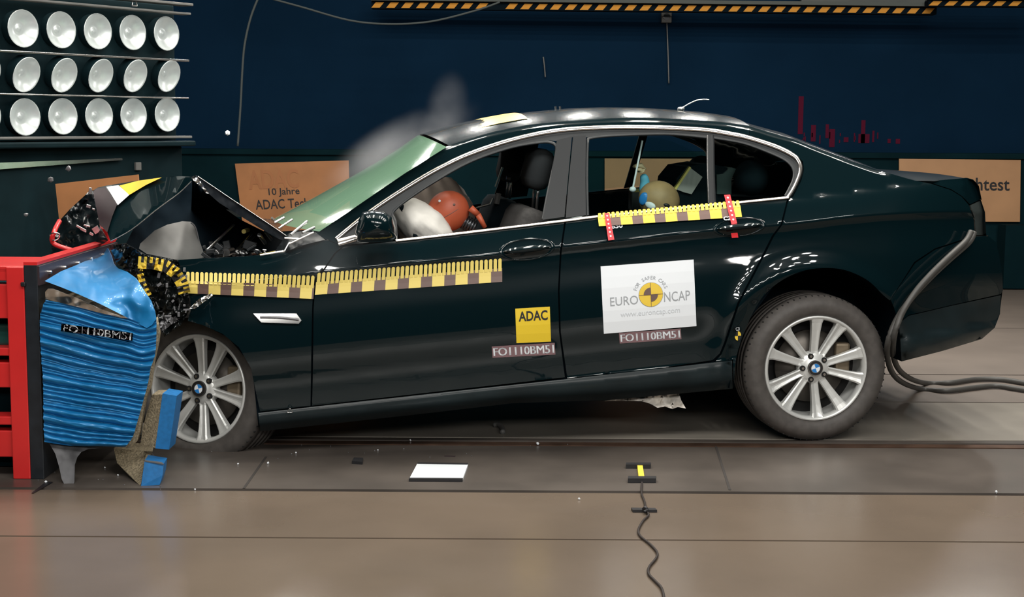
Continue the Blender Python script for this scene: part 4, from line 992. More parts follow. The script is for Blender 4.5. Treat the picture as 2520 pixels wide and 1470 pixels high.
def dummy(name, head, k, label, suit, headm, lean=.30):
    root = empty(name, wl(Vector((head.x + .12, head.y, 0))), YAW)
    ofs = Vector((head.x + .12, head.y, 0))
    h = head - ofs; ch = h + Vector((lean * .55, 0, -.30)) * k; pv = Vector((lean * 1.1 + .02, 0, .62 if k > .9 else .60))
    J = [(pv, (.15 * k, .12 * k)), ((pv + ch) / 2, (.14 * k, .12 * k)), (ch, (.15 * k, .12 * k)), (h + Vector((.09, 0, -.13)) * k, (.05 * k, .05 * k)),
         (ch + Vector((-.02, -.17, .08)) * k, (.06 * k, .06 * k)), (ch + Vector((-.14, -.21, -.10)) * k, (.045 * k, .045 * k)), (ch + Vector((-.34, -.15, -.02)) * k, (.035 * k, .035 * k)), (ch + Vector((-.41, -.13, .0)) * k, (.03 * k, .04 * k)),
         (ch + Vector((-.02, .17, .08)) * k, (.06 * k, .06 * k)), (ch + Vector((-.14, .21, -.10)) * k, (.045 * k, .045 * k)), (ch + Vector((-.34, .15, -.02)) * k, (.035 * k, .035 * k)), (ch + Vector((-.41, .13, .0)) * k, (.03 * k, .04 * k)),
         (pv + Vector((-.40, -.11, .06)) * k, (.07 * k, .07 * k)), (pv + Vector((-.55, -.11, -.20)) * k, (.05 * k, .05 * k)), (pv + Vector((-.40, .11, .06)) * k, (.07 * k, .07 * k)), (pv + Vector((-.55, .11, -.20)) * k, (.05 * k, .05 * k))]
    E = [(0, 1), (1, 2), (2, 3), (2, 4), (4, 5), (5, 6), (6, 7), (2, 8), (8, 9), (9, 10), (10, 11), (0, 12), (12, 13), (0, 14), (14, 15)]
    skin_body('body', J, E, suit, root)
    return root, h
dr, h = dummy('crash_dummy', hc, 1.0, '', dsuit, dskin)
bm = bmesh.new(); r = ball(bm, (0, 0, 0), (.098, .080, .092), Matrix.Rotation(R_(-30), 3, 'Y'), 40); hd = from_bm('head', bm, dskin, dr, True); hd.location = h
hd['label'] = 'smooth orange dummy head bent forward'
# cap seam and screws on the skull
vs = [Matrix.Rotation(R_(-30), 3, 'Y') @ Vector((.0985 * math.cos(a) * .985 * math.cos(.15), -.081 * math.cos(.7) if False else -.0805 * math.sqrt(max(0, 1 - (math.cos(a)) ** 2)) * 1.0, .0)) for a in [math.pi * i / 24 for i in range(25)]]
tube('skull_seam', [Vector((v.x, v.y, v.z - .008)) for v in vs][::2], .0012, brown, hd)
for (x, y, mm) in ((1082, 495, white), (1118, 504, brown)):
    q = P(x, y, hc.y - .08) - hc; bm = bmesh.new(); ball(bm, (q.x, -.075, q.z), (.006, .004, .006), None, 10); from_bm('skull_screw', bm, mm, hd)
bm = bmesh.new()
n0 = P(1140, 545, .46) - hc + h; n1 = P(1170, 560, .46) - hc + h
for k in range(5):
    a = n0.lerp(n1, k / 5); b = n0.lerp(n1, (k + .55) / 5); cyl(bm, a, b, .034, n=20)
cyl(bm, n0, n1, .024, n=16); from_bm('neck', bm, mat('neck_metal', (.12, .13, .14), .3, .8), dr, True)
a, b, c = (P(x, y, .40) - hc + h for x, y in ((1158, 512), (1176, 528), (1194, 560)))
bm = bmesh.new(); cyl(bm, a, b, .016, .014, 12); cyl(bm, b, c, .014, .010, 12); from_bm('collar', bm, dskin, dr, True)
tag(dr, 'adult crash dummy with orange head bent into the airbag', 'crash dummy')
hc2 = P(1622, 492, .45)
ch, h = dummy('child_crash_dummy', hc2, .62, '', mat('dummy_blue_shirt', (.10, .36, .50), .8), dtan, .22)
bm = bmesh.new(); ball(bm, (0, 0, 0), (.098, .082, .088), Matrix.Rotation(R_(22), 3, 'Y'), 36); hd = from_bm('head', bm, dtan, ch, True); hd.location = h; hd['label'] = 'smooth tan dummy head'
for (x, y, sx, sz, mm) in ((1585, 490, .024, .034, bluev), (1600, 506, .030, .018, white), (1640, 505, .020, .010, ink)):
    q = P(x, y, hc2.y - .07) - hc2; bm = bmesh.new(); ball(bm, (q.x * .95, -.079 * math.sqrt(max(.1, 1 - (q.x * .95 / .098) ** 2 - (q.z / .09) ** 2)), q.z), (sx * .9, .010, sz * .9), Matrix.Rotation(R_(-35 if q.x < -.03 else 0), 3, 'Z') @ Matrix.Rotation(R_(20), 3, 'Y'), 16); from_bm('head_marking', bm, mm, hd, True)
# raised hand with curled fingers and blue cuff
q = P(1578, 416, .50) - hc2 + h; e = P(1588, 445, .52) - hc2 + h; s_ = P(1584, 478, .52) - hc2 + h
skin_body('raised_forearm', [(s_, (.028, .028)), (e, (.024, .024)), (q + (e - q) * .4, (.02, .02))], [(0, 1), (1, 2)], mat('light_blue_sleeve', (.12, .42, .60), .7), ch)
J = [(q + Vector((.004, 0, -.020)), (.022, .018)), (q + Vector((.002, 0, .004)), (.032, .026))]; E = [(0, 1)]
for f in range(4):
    b = len(J); y = -.024 + f * .015; J += [(q + Vector((-.006, y, .016)), (.011, .011)), (q + Vector((-.028, y, .018 - abs(f - 1.3) * .003)), (.008, .008)), (q + Vector((-.034, y, .004)), (.008, .008))]; E += [(1, b), (b, b + 1), (b + 1, b + 2)]
b = len(J); J += [(q + Vector((-.012, -.026, .0)), (.009, .009)), (q + Vector((-.028, -.024, -.004)), (.008, .008))]; E += [(0, b), (b, b + 1)]
skin_body('hand', J, E, mat('dummy_cream', (.62, .47, .30), .6), ch)
tag(ch, 'child crash dummy with tan head and blue sleeve on the rear seat', 'crash dummy')
bm = bmesh.new(); a = wl(P(1581, 346, .40)); b = wl(P(1557, 466, .40)); cyl(bm, a - a, b - a, .0045, n=10); st = from_bm('white_stick', bm, white); st.location = a
bm = bmesh.new(); ball(bm, b - a, (.016, .013, .013), None, 14); from_bm('end_knob', bm, white, st, True)
tag(st, 'thin white stick standing in front of the raised dummy hand', 'stick')
# child seat next to the dummy
cseat = empty('child_restraint', wl(P(1700, 470, .75)), YAW)
c0 = P(1700, 470, .75)
def cpoly(name, pts, d, th, m):
    vs = [P(x, y, d) - c0 for x, y in pts]; n = len(vs); vs += [v + Vector((0, th, 0)) for v in vs]
    fs = [tuple(range(n)), tuple(range(2 * n - 1, n - 1, -1))] + [(i, (i + 1) % n, n + (i + 1) % n, n + i) for i in range(n)]
    return recal(mesh(name, vs, fs, m, cseat))
cpoly('shell', [(1655, 505), (1665, 440), (1690, 410), (1740, 402), (1790, 412), (1800, 500), (1760, 600), (1640, 600), (1640, 540)], .62, .36, cloth2)
cpoly('side_wing', [(1664, 466), (1700, 414), (1729, 436), (1702, 478), (1685, 474)], .60, .02, mat('light_grey_cloth', (.42, .40, .38), .8))
cpoly('piping', [(1659, 466), (1697, 410), (1701, 413), (1664, 468)], .595, .03, yellow2)
cpoly('padding', [(1764, 430), (1780, 428), (1800, 412), (1812, 416), (1800, 440), (1800, 478), (1765, 478)], .60, .25, mat('grey_green_cloth', (.07, .10, .10), .9))
tag(cseat, 'dark child seat with light grey side wing behind the tan dummy head', 'child seat')
# small boxes under the stick: camera
cam_ = empty('onboard_camera', wl(P(1572, 490, .9)), YAW); c0 = P(1572, 490, .9)
bm = bmesh.new(); bx(bm, (0, 0, 0), (.09, .07, .11), bev=.006); from_bm('camera_body', bm, plast, cam_)
bm = bmesh.new(); bx(bm, (-.01, -.037, .045), (.05, .004, .018)); from_bm('camera_plate', bm, mat('dull_yellow', (.25, .20, .03), .5), cam_)
tag(cam_, 'small black box with dull yellow plate behind the front seat', 'camera')

# roof details
rb = P(1676, 268, .75)
bm = bmesh.new(); ball(bm, rb, (.018, .018, .010), None, 14); o = from_bm('roof_aerial_base', bm, silver, car, True)
pts = [P(1676, 267, .75), P(1695, 256, .75), P(1715, 247, .75), P(1735, 245, .75), P(1745, 246, .75)]
tube('aerial_whip', pts, .0028, silver, o)
for x in (1368, 1379):
    bm = bmesh.new(); cyl(bm, P(x, 272, .93), P(x - 1, 262, .93), .005, n=8); from_bm('roof_bolt', bm, silver, car)
# roof markings: orange rectangle and chequers
class RoofDecal(Decal): pass
def roofpt(px, py, o):
    # drop the surveyed pixel on the roof skin
    best = None
    for i in range(61):
        w = .28 + .65 * i / 60
        q = P(px, py, w); near = None
        # height of the roof at (u,w)
        z = roof_z(q.x, w)
        e = q.z - z
        if best is not None and e * best[0] <= 0:
            t = best[0] / (best[0] - e); qq = best[1].lerp(q, t); return Vector((qq.x, qq.y, qq.z + .004 - o * .6))
        best = (e, q)
    return Vector((best[1].x, best[1].y, roof_z(best[1].x, best[1].y) + .004 - o * .6))
RU = [(P(q[0], q[1], q[2]), q[3], q[2]) for q in ROOF]
def roof_z(u, w):
    k = 0
    while k < len(RU) - 2 and RU[k + 1][0].x < u: k += 1
    a, b = RU[k], RU[k + 1]; t = max(0, min(1, (u - a[0].x) / (b[0].x - a[0].x)))
    z = a[0].z + (b[0].z - a[0].z) * t; c = a[1] + (b[1] - a[1]) * t; d = a[2] + (b[2] - a[2]) * t
    s = (w - d) / (CW - 2 * d)
    return z + c * (1 - abs(2 * s - 1) ** 2.6)
def rsurf(uv_u, uv_w, m, name, label=None):
    (u0, u1), (w0, w1) = uv_u, uv_w; vs = []; fs = []; NX = 8; NY = 8
    for j in range(NY + 1):
        for i in range(NX + 1):
            u = u0 + (u1 - u0) * i / NX; w = w0 + (w1 - w0) * j / NY; vs.append((u, w, roof_z(u, w) + .004))
    for j in range(NY):
        for i in range(NX): fs.append((j * (NX + 1) + i, j * (NX + 1) + i + 1, (j + 1) * (NX + 1) + i + 1, (j + 1) * (NX + 1) + i))
    o = mesh(name, vs, fs, m, car, True)
    if label: o['label'] = label
    return o
ua = P(1145, 300, .6).x; ub = P(1290, 284, .6).x
rsurf((ua, ub), (.50, 1.30), mat('orange_yellow_vinyl', (.80, .50, .03), .35), 'roof_sticker', 'orange-yellow sticker on the roof front')

# ------------------------------------------------------------------ barrier
yb0, yb1 = 5.69, 6.83
fr = empty('barrier_frame', (W(66, 1184, yb0).x - .3, (yb0 + yb1) / 2, 0)); FO = fr.location
def fbox(name, x0, y0, x1, y1, Y, dep, m, bev=.004, par=None):
    a = W(x0, y1, Y); b = W(x1, y0, Y); bm = bmesh.new(); bx(bm, Vector(((a.x + b.x) / 2, Y + dep / 2, (a.z + b.z) / 2)) - Vector((FO.x, FO.y, 0)), (b.x - a.x, dep, b.z - a.z), bev=bev); return from_bm(name, bm, m, par or fr)
ztop = W(66, 658, yb0).z
xr_ = W(66, 900, yb0).x; 
bm = bmesh.new(); bx(bm, Vector((xr_ - .035, yb0 + .03, ztop / 2)) - Vector((FO.x, FO.y, 0)), (.07, .06, ztop), bev=.004); from_bm('post', bm, red, fr)
fbox('crossbar', -200, 660, 46, 690, yb0 + .01, .10, red); fbox('crossbar', -200, 700, 44, 783, yb0 + .02, .08, red)
fbox('crossbar', -200, 857, 50, 875, yb0 + .01, .10, red); fbox('crossbar', -200, 893, 52, 953, yb0 + .02, .08, red)
fbox('crossbar', -200, 1026, 54, 1045, yb0 + .01, .10, red); fbox('crossbar', -200, 1061, 57, 1124, yb0 + .02, .08, red)
bm = bmesh.new(); a = W(-200, 660, yb0).x; bx(bm, Vector(((a + xr_) / 2, yb0 + .21, ztop - .01)) - Vector((FO.x, FO.y, 0)), (xr_ - a, .40, .025), bev=.004); from_bm('top_plate', bm, red, fr)
bm = bmesh.new(); bx(bm, Vector(((a + xr_) / 2 - .0, yb0 + .62, .36)) - Vector((FO.x, FO.y, 0)), (xr_ - a, .9, .70), bev=.01); from_bm('inner_block', bm, plinth, fr)
fbox('green_pipe', -200, 800, 38, 850, yb0 + .08, .06, mat('dark_green_pipe', (.01, .06, .05), .3), .012)
# upright steel plate, running back away from the camera
px0 = xr_; pw_ = .054
bm = bmesh.new(); bx(bm, Vector((px0 + pw_ / 2, (yb0 + yb1) / 2, ztop / 2 + .005)) - Vector((FO.x, FO.y, 0)), (pw_, yb1 - yb0, ztop + .01), bev=.003); from_bm('mounting_plate', bm, blackst, fr)
bm = bmesh.new(); bx(bm, Vector((px0 + pw_ / 2, (yb0 + yb1) / 2, ztop + .014)) - Vector((FO.x, FO.y, 0)), (pw_, yb1 - yb0, .012)); from_bm('plate_cap', bm, red, fr)
bm = bmesh.new(); bx(bm, Vector((px0 + pw_ + .004, (yb0 + yb1) / 2, ztop - .034)) - Vector((FO.x, FO.y, 0)), (.008, yb1 - yb0, .075)); from_bm('clamp_strip', bm, maroon, fr)
for k in range(6):
    y = yb0 + .12 + k * .19; bm = bmesh.new(); cyl(bm, Vector((px0 + pw_ + .006, y, ztop - .034)) - Vector((FO.x, FO.y, 0)), Vector((px0 + pw_ + .018, y, ztop - .034)) - Vector((FO.x, FO.y, 0)), .009, n=6); from_bm('bolt', bm, silver, fr)
for (x, y, Y) in ((214, 589, 6.75), (242, 582, 6.85)):
    a = W(x, y, Y); bm = bmesh.new(); bx(bm, Vector((px0 + pw_ / 2 + .01 * 0, Y, ztop + .045)) - Vector((FO.x, FO.y, 0)), (.045, .05, .07), bev=.006); from_bm('lug', bm, red, fr)
tube('strap', [Vector((px0 + .02, 6.35, ztop)) - Vector((FO.x, FO.y, 0)), W(132, 600, 6.35) - Vector((FO.x, FO.y, 0)), W(134, 570, 6.35) - Vector((FO.x, FO.y, 0)), W(146, 545, 6.5) - Vector((FO.x, FO.y, 0))], .011, red, fr)
tube('shackle', [W(123, 578, 6.34) - Vector((FO.x, FO.y, 0)), W(134, 573, 6.33) - Vector((FO.x, FO.y, 0)), W(146, 577, 6.34) - Vector((FO.x, FO.y, 0)), W(143, 588, 6.34) - Vector((FO.x, FO.y, 0)), W(134, 592, 6.33) - Vector((FO.x, FO.y, 0)), W(126, 588, 6.34) - Vector((FO.x, FO.y, 0)), W(123, 578, 6.34) - Vector((FO.x, FO.y, 0))], .003, silver, fr)
fbox('side_bolt', 50, 695, 62, 706, yb0 - .012, .02, plast)
tag(fr, 'red steel barrier frame with an upright black plate at the left edge', 'barrier frame')

hb0 = W(240, 1090, 5.68); hb = empty('crushed_honeycomb_block', (hb0.x, 6.2, 0)); HO = hb.location
def PB(px, py, d): return W(px, py, 5.68 + d) - HO
def folds(x, y):
    v = y - (x - 100) * .10 - 6 * math.sin(x * .02 + y * .01)
    a = noise.noise(Vector((x * .004, v * .03, 1))); f = v / 17 + 1.6 * a
    fr_ = f - math.floor(f); s = (fr_ ** .6) if fr_ < .75 else (.75 ** .6) * (1 - (fr_ - .75) / .25)
    f2 = v / 7.3 + 2 * noise.noise(Vector((x * .006, v * .05, 7)))
    wob = .010 * noise.noise(Vector((x * .012, y * .01, 3)))
    return -.016 * s - .004 * math.sin(2 * math.pi * f2) + wob + .0015 * noise.noise(Vector((x * .05, y * .3, 2)))
blk_ = [(112, 738), (180, 752), (250, 772), (313, 783), (350, 797), (384, 782), (386, 800), (381, 831), (374, 850), (368, 885), (362, 915), (355, 940), (345, 985), (335, 1030), (326, 1068), (316, 1090), (307, 1101), (250, 1099), (200, 1099), (160, 1095), (109, 1087), (107, 1040), (106, 960), (101, 880), (98, 828), (99, 776)]
LE_ = spl([(738, 112), (776, 100), (828, 98), (880, 101), (960, 106), (1040, 107), (1100, 109)])
RE_ = spl([(782, 385), (831, 381), (860, 371), (885, 367), (915, 361), (940, 355), (985, 345), (1030, 335), (1068, 326), (1101, 308)])
TOPC = spl([(98, 735), (180, 752), (250, 772), (313, 783), (350, 794), (386, 784)]); BOTC = spl([(98, 1086), (160, 1096), (200, 1099), (250, 1099), (308, 1101), (386, 1102)])
random.seed(3)
fy = [0.0]
while fy[-1] < 1: fy.append(fy[-1] + random.choice((.014, .018, .024, .032, .045, .06)) * random.uniform(.8, 1.2))
def foldv(u, v):
    vv = v + .010 * math.sin(u * 3 + v * 9) + .006 * noise.noise(Vector((u * 5, v * 14, 2)))
    vv = max(0, min(.9999, vv)); k = 0
    while fy[k + 1] < vv: k += 1
    w = fy[k + 1] - fy[k]; t = (vv - fy[k]) / w; dep = .25 + w * 10
    a = math.sin(math.pi * min(1, t * 1.08)) ** .55 if t < .92 else 0
    return -.030 * a * dep + .010 * noise.noise(Vector((u * 3, v * 4, 9))) + .004 * noise.noise(Vector((u * 14, v * 60, 4)))
rows = []; NV = 230; NU = 34
for i in range(NV + 1):
    v = i / NV; r = []
    for j in range(NU + 1):
        u = j / NU; y_ = 738 + 362 * v
        x0 = LE_(y_) + 2.2 * noise.noise(Vector((v * 40, 0, 0))); x1 = RE_(max(782, y_)); x = x0 + (x1 - x0) * u
        yt = TOPC(x); yb = BOTC(x); sl = 16 * (u - .2) * math.sin(math.pi * v); r.append(PB(x, yt + (yb - yt) * v + sl, foldv(u, v)))
    rows.append(r)
recal(loft('corrugated_face', rows, blue, hb))['label'] = 'blue sheet crushed into horizontal folds'
def folds(x, y): return -.033
core = [(x + (240 - x) * .02, y + 2) for x, y in blk_]
panel('honeycomb_core', [(x + (240 - x) * .03, y + (940 - y) * .02) for x, y in blk_], tan, hb, lambda x, y: .03, 30, 0, .06, PB)
panel('honeycomb_core', [(112, 745), (225, 775), (235, 900), (225, 1060), (215, 1080), (114, 1078), (106, 900)], tan, hb, lambda x, y: .09, 30, 0, .9, PB)
facet('top_sheet', [(110, 692, .0), (150, 668, .20), (192, 651, .45), (225, 635, .75), (249, 622, 1.0), (258, 610, 1.05), (266, 612, .95), (274, 630, .75), (280, 650, .55), (290, 661, .42), (313, 670, .30), (335, 686, .16), (356, 718, .06), (372, 742, .0), (381, 767, -.02), (384, 785, -.02), (374, 800, -.03), (361, 808, -.03), (313, 782, -.01), (250, 750, -.01), (192, 724, -.01), (150, 707, 0)], blue, hb, .03, 7, PB, sc=.013, thick=.006)['label'] = 'smooth blue sheet bent over the top'
facet('silver_lip', [(111, 719, -.02), (118, 711, -.03), (130, 711, -.03), (192, 735, -.03), (250, 762, -.03), (316, 784, -.02), (300, 783, -.02), (230, 766, -.02), (160, 748, -.02), (112, 736, -.02)], silver, hb, .012, 6, PB)['label'] = 'bare silver lip of the sheet'
facet('side_skin', [(386, 795, .02), (391, 822, .02), (388, 845, .02), (378, 890, .03), (370, 950, .03), (357, 985, .03), (345, 1060, .03), (338, 1085, .03), (322, 1102, .03), (308, 1104, .02), (316, 1090, .02), (326, 1066, .02), (345, 984, .02), (356, 938, .02), (368, 884, .02), (381, 830, .02)], tan, hb, .004, 8, PB, thick=.03)
facet('torn_plate', [(119, 1088, .02), (160, 1098, .02), (230, 1102, .02), (300, 1104, .02), (250, 1103, .02), (217, 1106, .02), (200, 1113, .01), (190, 1126, .0), (184, 1145, -.01), (183, 1188, -.05), (178, 1195, -.06), (170, 1197, -.06), (158, 1192, -.06), (152, 1180, -.05), (145, 1148, -.02), (136, 1117, .0)], mat('dull_grey_plate', (.075, .075, .08), .5, .3, noise_amt=.3, nscale=8), hb, .004, 8, PB, thick=.004)['label'] = 'torn grey plate hanging to the floor'
d = Decal([(151, 797), (327, 820), (326, 839), (150, 815)], lambda px, py, o: PB(px, py, folds(px, py) + o - .004), .004)
d.rect(0, 0, 1, 1, maroon, 0, 30, 10)
vs, fs, _ = text_tris('FO1110BM51')
for e in (0, .004, .008): d.add([(.02 + e + .95 * x, .02 + .96 * y) for x, y in vs], fs, white, 4); d.build('number_label', hb)
tag(hb, 'blue crushed honeycomb barrier block between red frame and car', 'crash barrier block')
def bumpblock(name, face, side, top, label):
    c = W(face[0][0], face[0][1], 5.75); root = empty(name, (c.x, 5.9, 0)); RO = root.location
    def q(pts): return [W(x, y, Y) - RO for x, y, Y in pts]
    def pr(n, pts, m):
        v = q(pts); vs = v; return mesh(n, vs, [tuple(range(len(vs)))], m, root)
    return root, q, pr
# upright broken-off block leaning behind the big block, in front of the tyre
root = empty('bumper_element', (W(400, 1104, 5.78).x, 5.75, 0)); RO = root.location
def prism(nm, pts, depth, m, parent):
    vs = [W(*p) - RO for p in pts]; n = len(vs); vs += [v + Vector(depth) for v in vs]
    fs = [tuple(range(n)), tuple(range(2 * n - 1, n - 1, -1))] + [(i, (i + 1) % n, n + (i + 1) % n, n + i) for i in range(n)]
    return recal(mesh(nm, vs, fs, m, parent))
prism('honeycomb_side', [(374, 972, 5.72), (400, 971, 5.68), (382, 1104, 5.68), (372, 1098, 5.69), (345, 1096, 5.72), (352, 1050, 5.72)], (0, .10, 0), tan, root)
prism('blue_face', [(400, 969, 5.675), (435, 975, 5.70), (426, 1040, 5.70), (416, 1107, 5.70), (382, 1104, 5.675)], (0, .11, 0), blue2, root)
tag(root, 'upright blue-faced honeycomb piece standing against the front tyre', 'barrier fragment')
root = empty('bumper_element', (W(370, 1197, 5.72).x, 5.8, 0)); RO = root.location
prism('honeycomb_side', [(280, 1104, 5.88), (361, 1110, 5.80), (356, 1134, 5.62), (346, 1197, 5.60), (318, 1172, 5.70), (288, 1140, 5.80)], (0, .12, 0), tan, root)
prism('blue_face', [(356, 1134, 5.615), (403, 1142, 5.62), (400, 1170, 5.61), (393, 1194, 5.605), (347, 1197, 5.595)], (-.01, .10, 0.0), blue2, root)
prism('top_face', [(356, 1134, 5.612), (361, 1110, 5.82), (370, 1112, 5.82), (403, 1142, 5.612)], (0, .0, -.004), greyal, root)
tag(root, 'blue-ended honeycomb piece lying on the floor below the barrier block', 'barrier fragment')

# ------------------------------------------------------------------ things on the floor
def gpoly(name, pts, m, z=.004, label=None, cat=None, th=None, parent=None, org=None):
    ps = [G(*p) for p in pts]; c = org or sum(ps, Vector()) / len(ps); vs = [p - c + Vector((0, 0, z)) for p in ps]; n = len(vs); vs += [v - Vector((0, 0, z - .0005)) for v in vs]
    fs = [tuple(range(n)), tuple(range(2 * n - 1, n - 1, -1))] + [(i, (i + 1) % n, n + (i + 1) % n, n + i) for i in range(n)]
    o = recal(mesh(name, vs, fs, m, parent))
    if parent is None: o.location = c
    if label: tag(o, label, cat)
    return o, c
cal, c = gpoly('floor_panel', [(1007, 1185), (1028, 1145), (1152, 1148), (1138, 1186)], mat('sheet_white', (.66, .70, .74), .5), .010, 'flat white rectangular sheet taped on the floor', 'floor sheet')
for q in ([(1028, 1145), (1152, 1147), (1151, 1150), (1027, 1148)], [(1007, 1183), (1139, 1184), (1138, 1187), (1006, 1186)]): gpoly('black_edge', q, ink, .012, parent=cal, org=c)
gpoly('rubber_chip', [(866, 1142), (871, 1133), (894, 1134), (892, 1144)], ink, .012, 'small black rectangle on the floor left of the white sheet', 'floor piece')
gpoly('floor_mark', [(1094, 1122), (1121, 1123), (1120, 1125), (1093, 1124)], maroon, .001, 'faint dark mark on the floor above the white sheet', 'floor mark')
mk, c = gpoly('floor_sensor', [(1568, 1151), (1581, 1151), (1586, 1185), (1572, 1185)], yellow, .014, 'small yellow floor sensor strip held by black tape', 'sensor')
tp_ = []
for i, (q, lab) in enumerate((([(1541, 1149), (1602, 1149), (1601, 1154), (1540, 1154)], 'thin black tape strip across the far end of the yellow sensor'), ([(1546, 1183), (1615, 1183), (1614, 1189), (1545, 1189)], 'thin black tape strip across the near end of the yellow sensor'), ([(1553, 1256), (1612, 1257), (1617, 1262), (1557, 1262)], 'black tape strip holding the cable on the light floor'))):
    gpoly('tape_strip', q, ink, .018 if i < 2 else .010, lab, 'tape')
pth = [(1580, 1188), (1579, 1215), (1586, 1235), (1590, 1257), (1596, 1268), (1582, 1283), (1571, 1305), (1576, 1320), (1600, 1340), (1617, 1360), (1614, 1375), (1598, 1395), (1596, 1412), (1612, 1430), (1628, 1448), (1634, 1475), (1630, 1500)]
o = tube('floor_cable', [G(x, y, .006) for x, y in pth], .0042, mat('cable_black', (.02, .014, .013), .5)); tag(o, 'thin dark cable winding from yellow sensor to bottom of the picture', 'cable')
o = tube('tape_knot', [G(1583, 1254, .012), G(1588, 1250, .02), G(1593, 1256, .012), G(1586, 1260, .012)], .006, ink); tag(o, 'small black cable knot on the lower tape strip', 'cable tie')
gp = G(2206, 905, .0)
hose = mat('hose_rubber', (.060, .058, .054), .5)
def hosep(k, pts):
    out = []
    for x, y, Y in pts:
        if Y == 0: p = G(x, y, .016)
        elif Y < 6.64: p = O0 + TT * P(x, y, D(x, y) - .035 - .03 * k).x + NN * (D(x, y) - .035 - .03 * k) + Vector((0, 0, P(x, y, D(x, y) - .035 - .03 * k).z))
        else: p = W(x, y, Y)
        out.append(p)
    o = tube('supply_hose', out, .0135, hose, None, 12); return o
o = hosep(0, [(2397, 572, 6.62), (2385, 596, 6.60), (2340, 636, 6.58), (2295, 678, 6.56), (2245, 732, 6.56), (2205, 790, 6.58), (2184, 850, 6.6), (2190, 905, 6.75), (2215, 938, 7.2), (2262, 957, 0), (2330, 962, 0), (2400, 954, 0), (2450, 950, 0), (2500, 957, 0), (2560, 966, 0)])
tag(o, 'lower of the two grey hoses hanging from the car rear', 'hose')
o = hosep(1, [(2390, 570, 6.59), (2376, 594, 6.57), (2334, 633, 6.55), (2290, 676, 6.53), (2252, 720, 6.53), (2218, 775, 6.55), (2199, 835, 6.6), (2202, 890, 6.75), (2228, 925, 7.2), (2275, 943, 0), (2340, 942, 0), (2400, 934, 0), (2460, 934, 0), (2510, 941, 0), (2560, 950, 0)])
tag(o, 'upper of the two grey hoses hanging from the car rear', 'hose')
# made-up pale piece standing in for white light under the sill
sc_ = facet('white_light_piece', [(1484, 988, .16), (1560, 974, .16), (1600, 971, .16), (1672, 970, .16), (1676, 985, .16), (1688, 1006, .13), (1668, 1002, .13), (1655, 1007, .13), (1636, 1001, .13), (1618, 1004, .13), (1600, 994, .13), (1580, 988, .13), (1540, 987, .16)], mat('white_light_tone', (.85, .80, .72), .5), car, .03, 6, sc=.05); sc_['label'] = 'made-up pale piece standing in for white light below the sill'
# light debris: counted pieces
random.seed(21)
deb = [(1323, 1093, .014), (1425, 1228, .010), (2452, 1211, .012), (1010, 1084, .010), (560, 328, 0), (113, 1186, .01), (1940, 1043, 0), (258, 1151, .008), (290, 1170, .007), (586, 1142, .008), (660, 1140, .010), (480, 1205, .008), (728, 1115, .008), (930, 1108, .007)]
for i in range(34): deb.append((random.uniform(90, 1400), 0, .005))
k = 0
lb = {(1323, 1093): 'largest white chip on the floor in front of the car', (1425, 1228): 'small white chip on the light floor strip', (2452, 1211): 'pale chip on the track edge at far right'}
for (x, y, r) in deb:
    if r == 0: continue
    if y == 0: y = random.uniform(1090, 1205) if x < 500 else random.uniform(1060, 1140)
    p = G(x, y, r * .5); bm = bmesh.new(); bmesh.ops.create_icosphere(bm, subdivisions=1, radius=r * .55)
    for v in bm.verts: v.co *= random.uniform(.6, 1.2)
    o = from_bm('debris_chip', bm, white if r > .006 else greyal); o.location = p
    if (x, y) in lb: tag(o, lb[(x, y)], 'debris')
    else: tag(o, 'tiny pale chip of debris scattered on the floor by the crash', 'debris', 'debris chips on the floor')
tube_ = tube('rubber_scrap', [G(1217, 1046, .01), G(1228, 1046, .014), G(1236, 1054, .012), G(1237, 1064, .01)], .012, gstrip); tag(tube_, 'curved grey scrap on the dark floor under the car', 'debris')
bm = bmesh.new(); a = G(80, 1216); b = G(122, 1188); d_ = (b - a); n = Vector((-d_.y, d_.x, 0)).normalized() * .015
vs = [a + n * .3, a - n * .3, b - n, b + n]; bm.free(); o = mesh('rubber_strip', [v - a + Vector((0, 0, .003)) for v in vs], [(0, 1, 2, 3)], ink); o.location = a; tag(o, 'short dark slanting streak of rubber at foot of barrier frame', 'floor mark')
bm = bmesh.new(); bmesh.ops.create_icosphere(bm, subdivisions=1, radius=.02)
for v in bm.verts: v.co = Vector((v.co.x * .8, v.co.y, v.co.z * random.uniform(.5, 1)))
o = from_bm('flying_chip', bm, white); o.location = W(560, 328, 8.5); tag(o, 'white chip flying in the air right of the lamp panel', 'debris')
for (x, y, s) in ((169, 414, .018), (125, 442, .02), (64, 529, .014)):
    bm = bmesh.new(); bmesh.ops.create_icosphere(bm, subdivisions=1, radius=s)
    for v in bm.verts: v.co = Vector((v.co.x * random.uniform(.5, 1), v.co.y * .4, v.co.z * random.uniform(.5, 1)))
    o = from_bm('flying_chip', bm, greyal); o.location = W(x, y, 6.8); tag(o, {169: 'upper pale splinter in the air above the barrier strap', 125: 'middle pale splinter in the air by the small orange board', 64: 'lowest pale splinter in the air over the red barrier frame'}[x], 'debris')

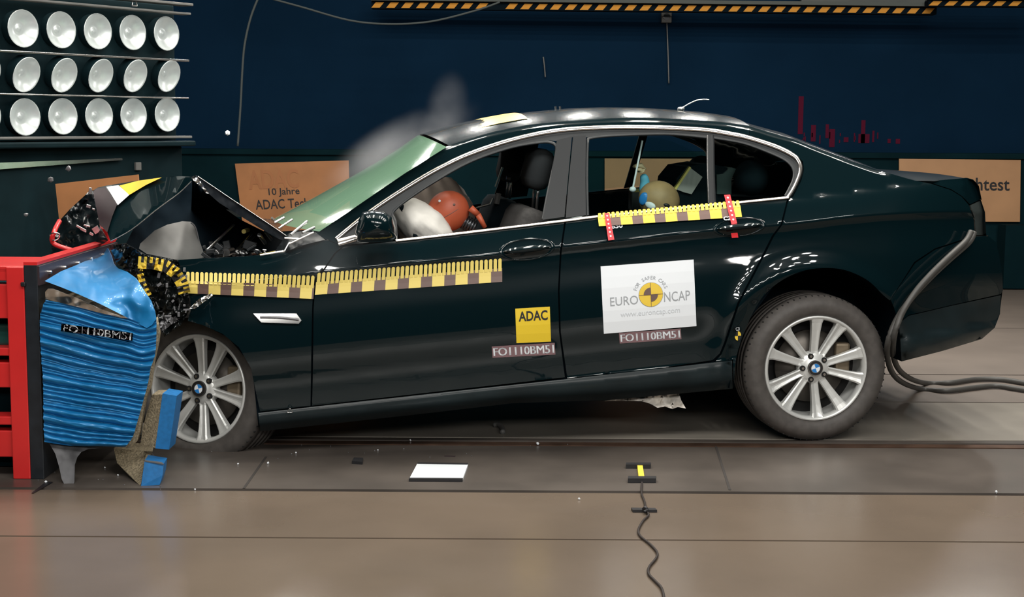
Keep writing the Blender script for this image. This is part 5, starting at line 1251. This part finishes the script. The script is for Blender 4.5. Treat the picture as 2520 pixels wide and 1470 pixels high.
# ------------------------------------------------------------------ smoke
def smoke(name, c, s, dens_, label, rot=0, seed=0, sc=2.2):
    bm = bmesh.new(); bmesh.ops.create_icosphere(bm, subdivisions=3, radius=1)
    bmesh.ops.transform(bm, matrix=Matrix.Rotation(R_(rot), 4, 'Y') @ Matrix.Diagonal((*s, 1)), verts=bm.verts)
    m = bpy.data.materials.new('smoke'); m.use_nodes = True; nt = m.node_tree; nt.nodes.clear()
    o = nt.nodes.new('ShaderNodeOutputMaterial'); v = nt.nodes.new('ShaderNodeVolumePrincipled'); v.inputs['Color'].default_value = (.80, .82, .86, 1); v.inputs['Anisotropy'].default_value = .2
    tc = nt.nodes.new('ShaderNodeTexCoord'); n = nt.nodes.new('ShaderNodeTexNoise'); n.inputs['Scale'].default_value = sc; n.inputs['Detail'].default_value = 4; n.noise_dimensions = '4D'; n.inputs['W'].default_value = seed
    nt.links.new(tc.outputs['Object'], n.inputs['Vector'])
    mp = nt.nodes.new('ShaderNodeMapping'); mp.vector_type = 'TEXTURE'; mp.inputs['Rotation'].default_value = (0, R_(rot), 0); mp.inputs['Scale'].default_value = s
    nt.links.new(tc.outputs['Object'], mp.inputs['Vector']); ln = nt.nodes.new('ShaderNodeVectorMath'); ln.operation = 'LENGTH'; nt.links.new(mp.outputs[0], ln.inputs[0])
    fall = nt.nodes.new('ShaderNodeMapRange'); fall.inputs[1].default_value = 1; fall.inputs[2].default_value = .1; fall.interpolation_type = 'SMOOTHSTEP'; nt.links.new(ln.outputs['Value'], fall.inputs[0])
    nr = nt.nodes.new('ShaderNodeMapRange'); nr.inputs[1].default_value = .38; nr.inputs[2].default_value = .75; nt.links.new(n.outputs['Fac'], nr.inputs[0])
    mu = nt.nodes.new('ShaderNodeMath'); mu.operation = 'MULTIPLY'; nt.links.new(fall.outputs[0], mu.inputs[0]); nt.links.new(nr.outputs[0], mu.inputs[1])
    m2 = nt.nodes.new('ShaderNodeMath'); m2.operation = 'MULTIPLY'; m2.inputs[1].default_value = dens_; nt.links.new(mu.outputs[0], m2.inputs[0]); nt.links.new(m2.outputs[0], v.inputs['Density'])
    nt.links.new(v.outputs[0], o.inputs['Volume'])
    ob = from_bm(name, bm, m); ob.location = c; tag(ob, label, 'smoke', None, 'stuff'); return ob
smoke('smoke', W(985, 365, 7.6), (.50, .35, .17), 2.6, 'thin grey smoke drifting up behind the windscreen', -28, 1, 3.2)
smoke('smoke', W(1100, 262, 7.3), (.12, .2, .20), .8, 'wisp of smoke rising above the windscreen top', 12, 2, 4)
smoke('smoke', W(850, 640, 5.75), (.36, .13, .17), .9, 'faint haze hanging before the front wing and mirror', 15, 3)
